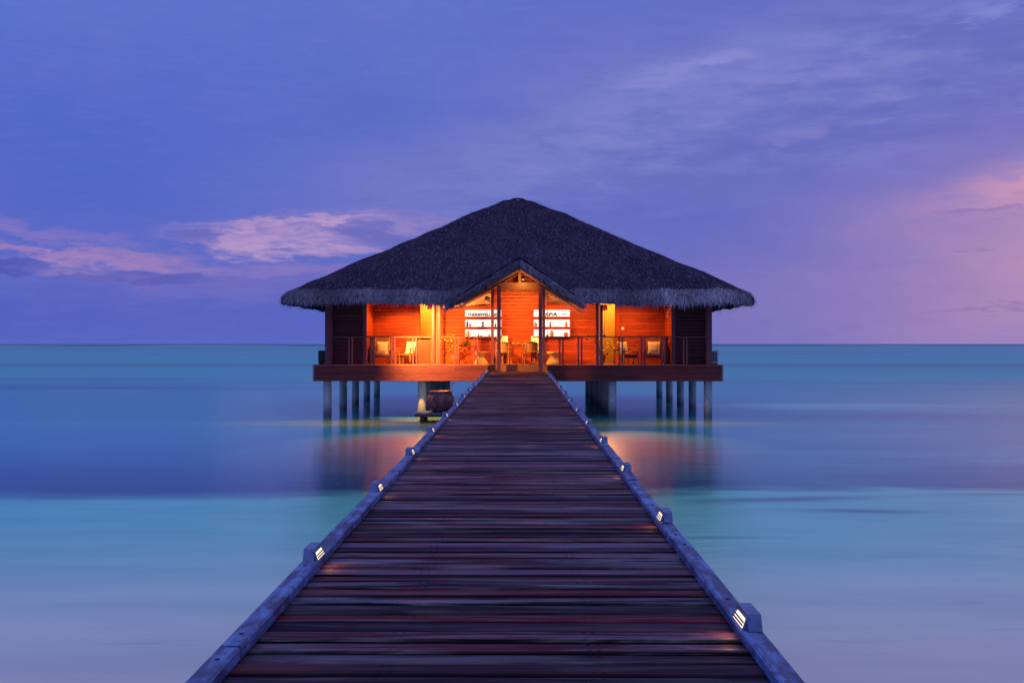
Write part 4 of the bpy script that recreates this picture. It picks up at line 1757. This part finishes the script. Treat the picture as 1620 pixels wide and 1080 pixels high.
def jarlet(x, z, h, r, body, lab, name='pot', cat='pot'):
    o = empty(name, (x, BW - .12, z), lab, cat, 'wares on the lit shelves')
    mb = MB()
    mb.lathe([(r * .65, 0), (r * .95, h * .25), (r, h * .5), (r * .85, h * .75), (r * .7, h * .8)], 16)
    add('body', mb, M[body], o, local=True)
    mb = MB()
    mb.lathe([(r * .75, h * .8), (r * .8, h * .86), (r * .2, h * .95), (r * .12, h)], 14)
    add('lid', mb, M['darkbottle'], o, local=True)


zl = {k: SH['l', k][2] + .001 for k in range(3)}
zr = {k: SH['r', k][2] + .001 for k in range(3)}
xl = SH['l', 0][0]
xr = SH['r', 0][0]
bottle(xl + .09, zl[1], .245, .038, 'darkbottle', 'dark', 'tall dark bottle at the left end of the left middle shelf')
bottle(xl + .20, zl[1], .15, .028, 'darkbottle', 'amber', 'short dark bottle second from the left end of the left middle shelf')
jarlet(xl + .70, zl[1], .10, .042, 'amber', 'lower jar of the stacked pair on the left middle shelf', 'jar', 'jar')
jarlet(xl + .70, zl[1] + .102, .10, .042, 'amber', 'upper jar of the stacked pair on the left middle shelf', 'jar', 'jar')
bottle(xl + 1.19, zl[1], .15, .03, 'darkbottle', 'dark', 'short dark bottle at the right end of the left middle shelf')
jarlet(xl + .11, zl[2], .23, .072, 'orange_pot', 'orange pot with a pointed lid at the left end of the left bottom shelf')
jarlet(xl + .53, zl[2], .075, .04, 'amber', 'small red pot in the middle of the left bottom shelf')
jarlet(xl + .63, zl[2], .045, .045, 'darkbottle', 'flat dark pot beside the small red one on the left bottom shelf')
jarlet(xl + .95, zl[2], .09, .045, 'orange_pot', 'small orange pot at the right of the left bottom shelf')
jarlet(xr + .075, zr[1], .19, .06, 'orange_pot', 'orange jar with a dark lid at the left end of the right middle shelf', 'jar', 'jar')
jarlet(xr + .655, zr[1], .10, .04, 'amber', 'lower jar of the stacked pair on the right middle shelf', 'jar', 'jar')
jarlet(xr + .655, zr[1] + .102, .10, .04, 'amber', 'upper jar of the stacked pair on the right middle shelf', 'jar', 'jar')
bottle(xr + 1.28, zr[1], .22, .045, 'orange_pot', 'amber', 'stout orange bottle at the right end of the right middle shelf')
jarlet(xr + .71, zr[2], .23, .075, 'orange_pot', 'orange pot with a tall tiered lid in the middle of the right bottom shelf')
o = empty('tray', (xr + 1.27, BW - .12, zr[2]), 'round red lacquer tray standing at the right end of the right bottom shelf', 'tray', 'wares on the lit shelves')
mb = MB()
mb.tube([(0, -.02, .085), (0, .012, .085)], [.085, .09], 20)
add('disc', mb, M['terracotta'], o, local=True)
mb = MB()
mb.tube([(0, -.027, .09), (0, -.021, .09)], [.035, .035], 16)
add('boss', mb, M['orange_pot'], o, local=True)
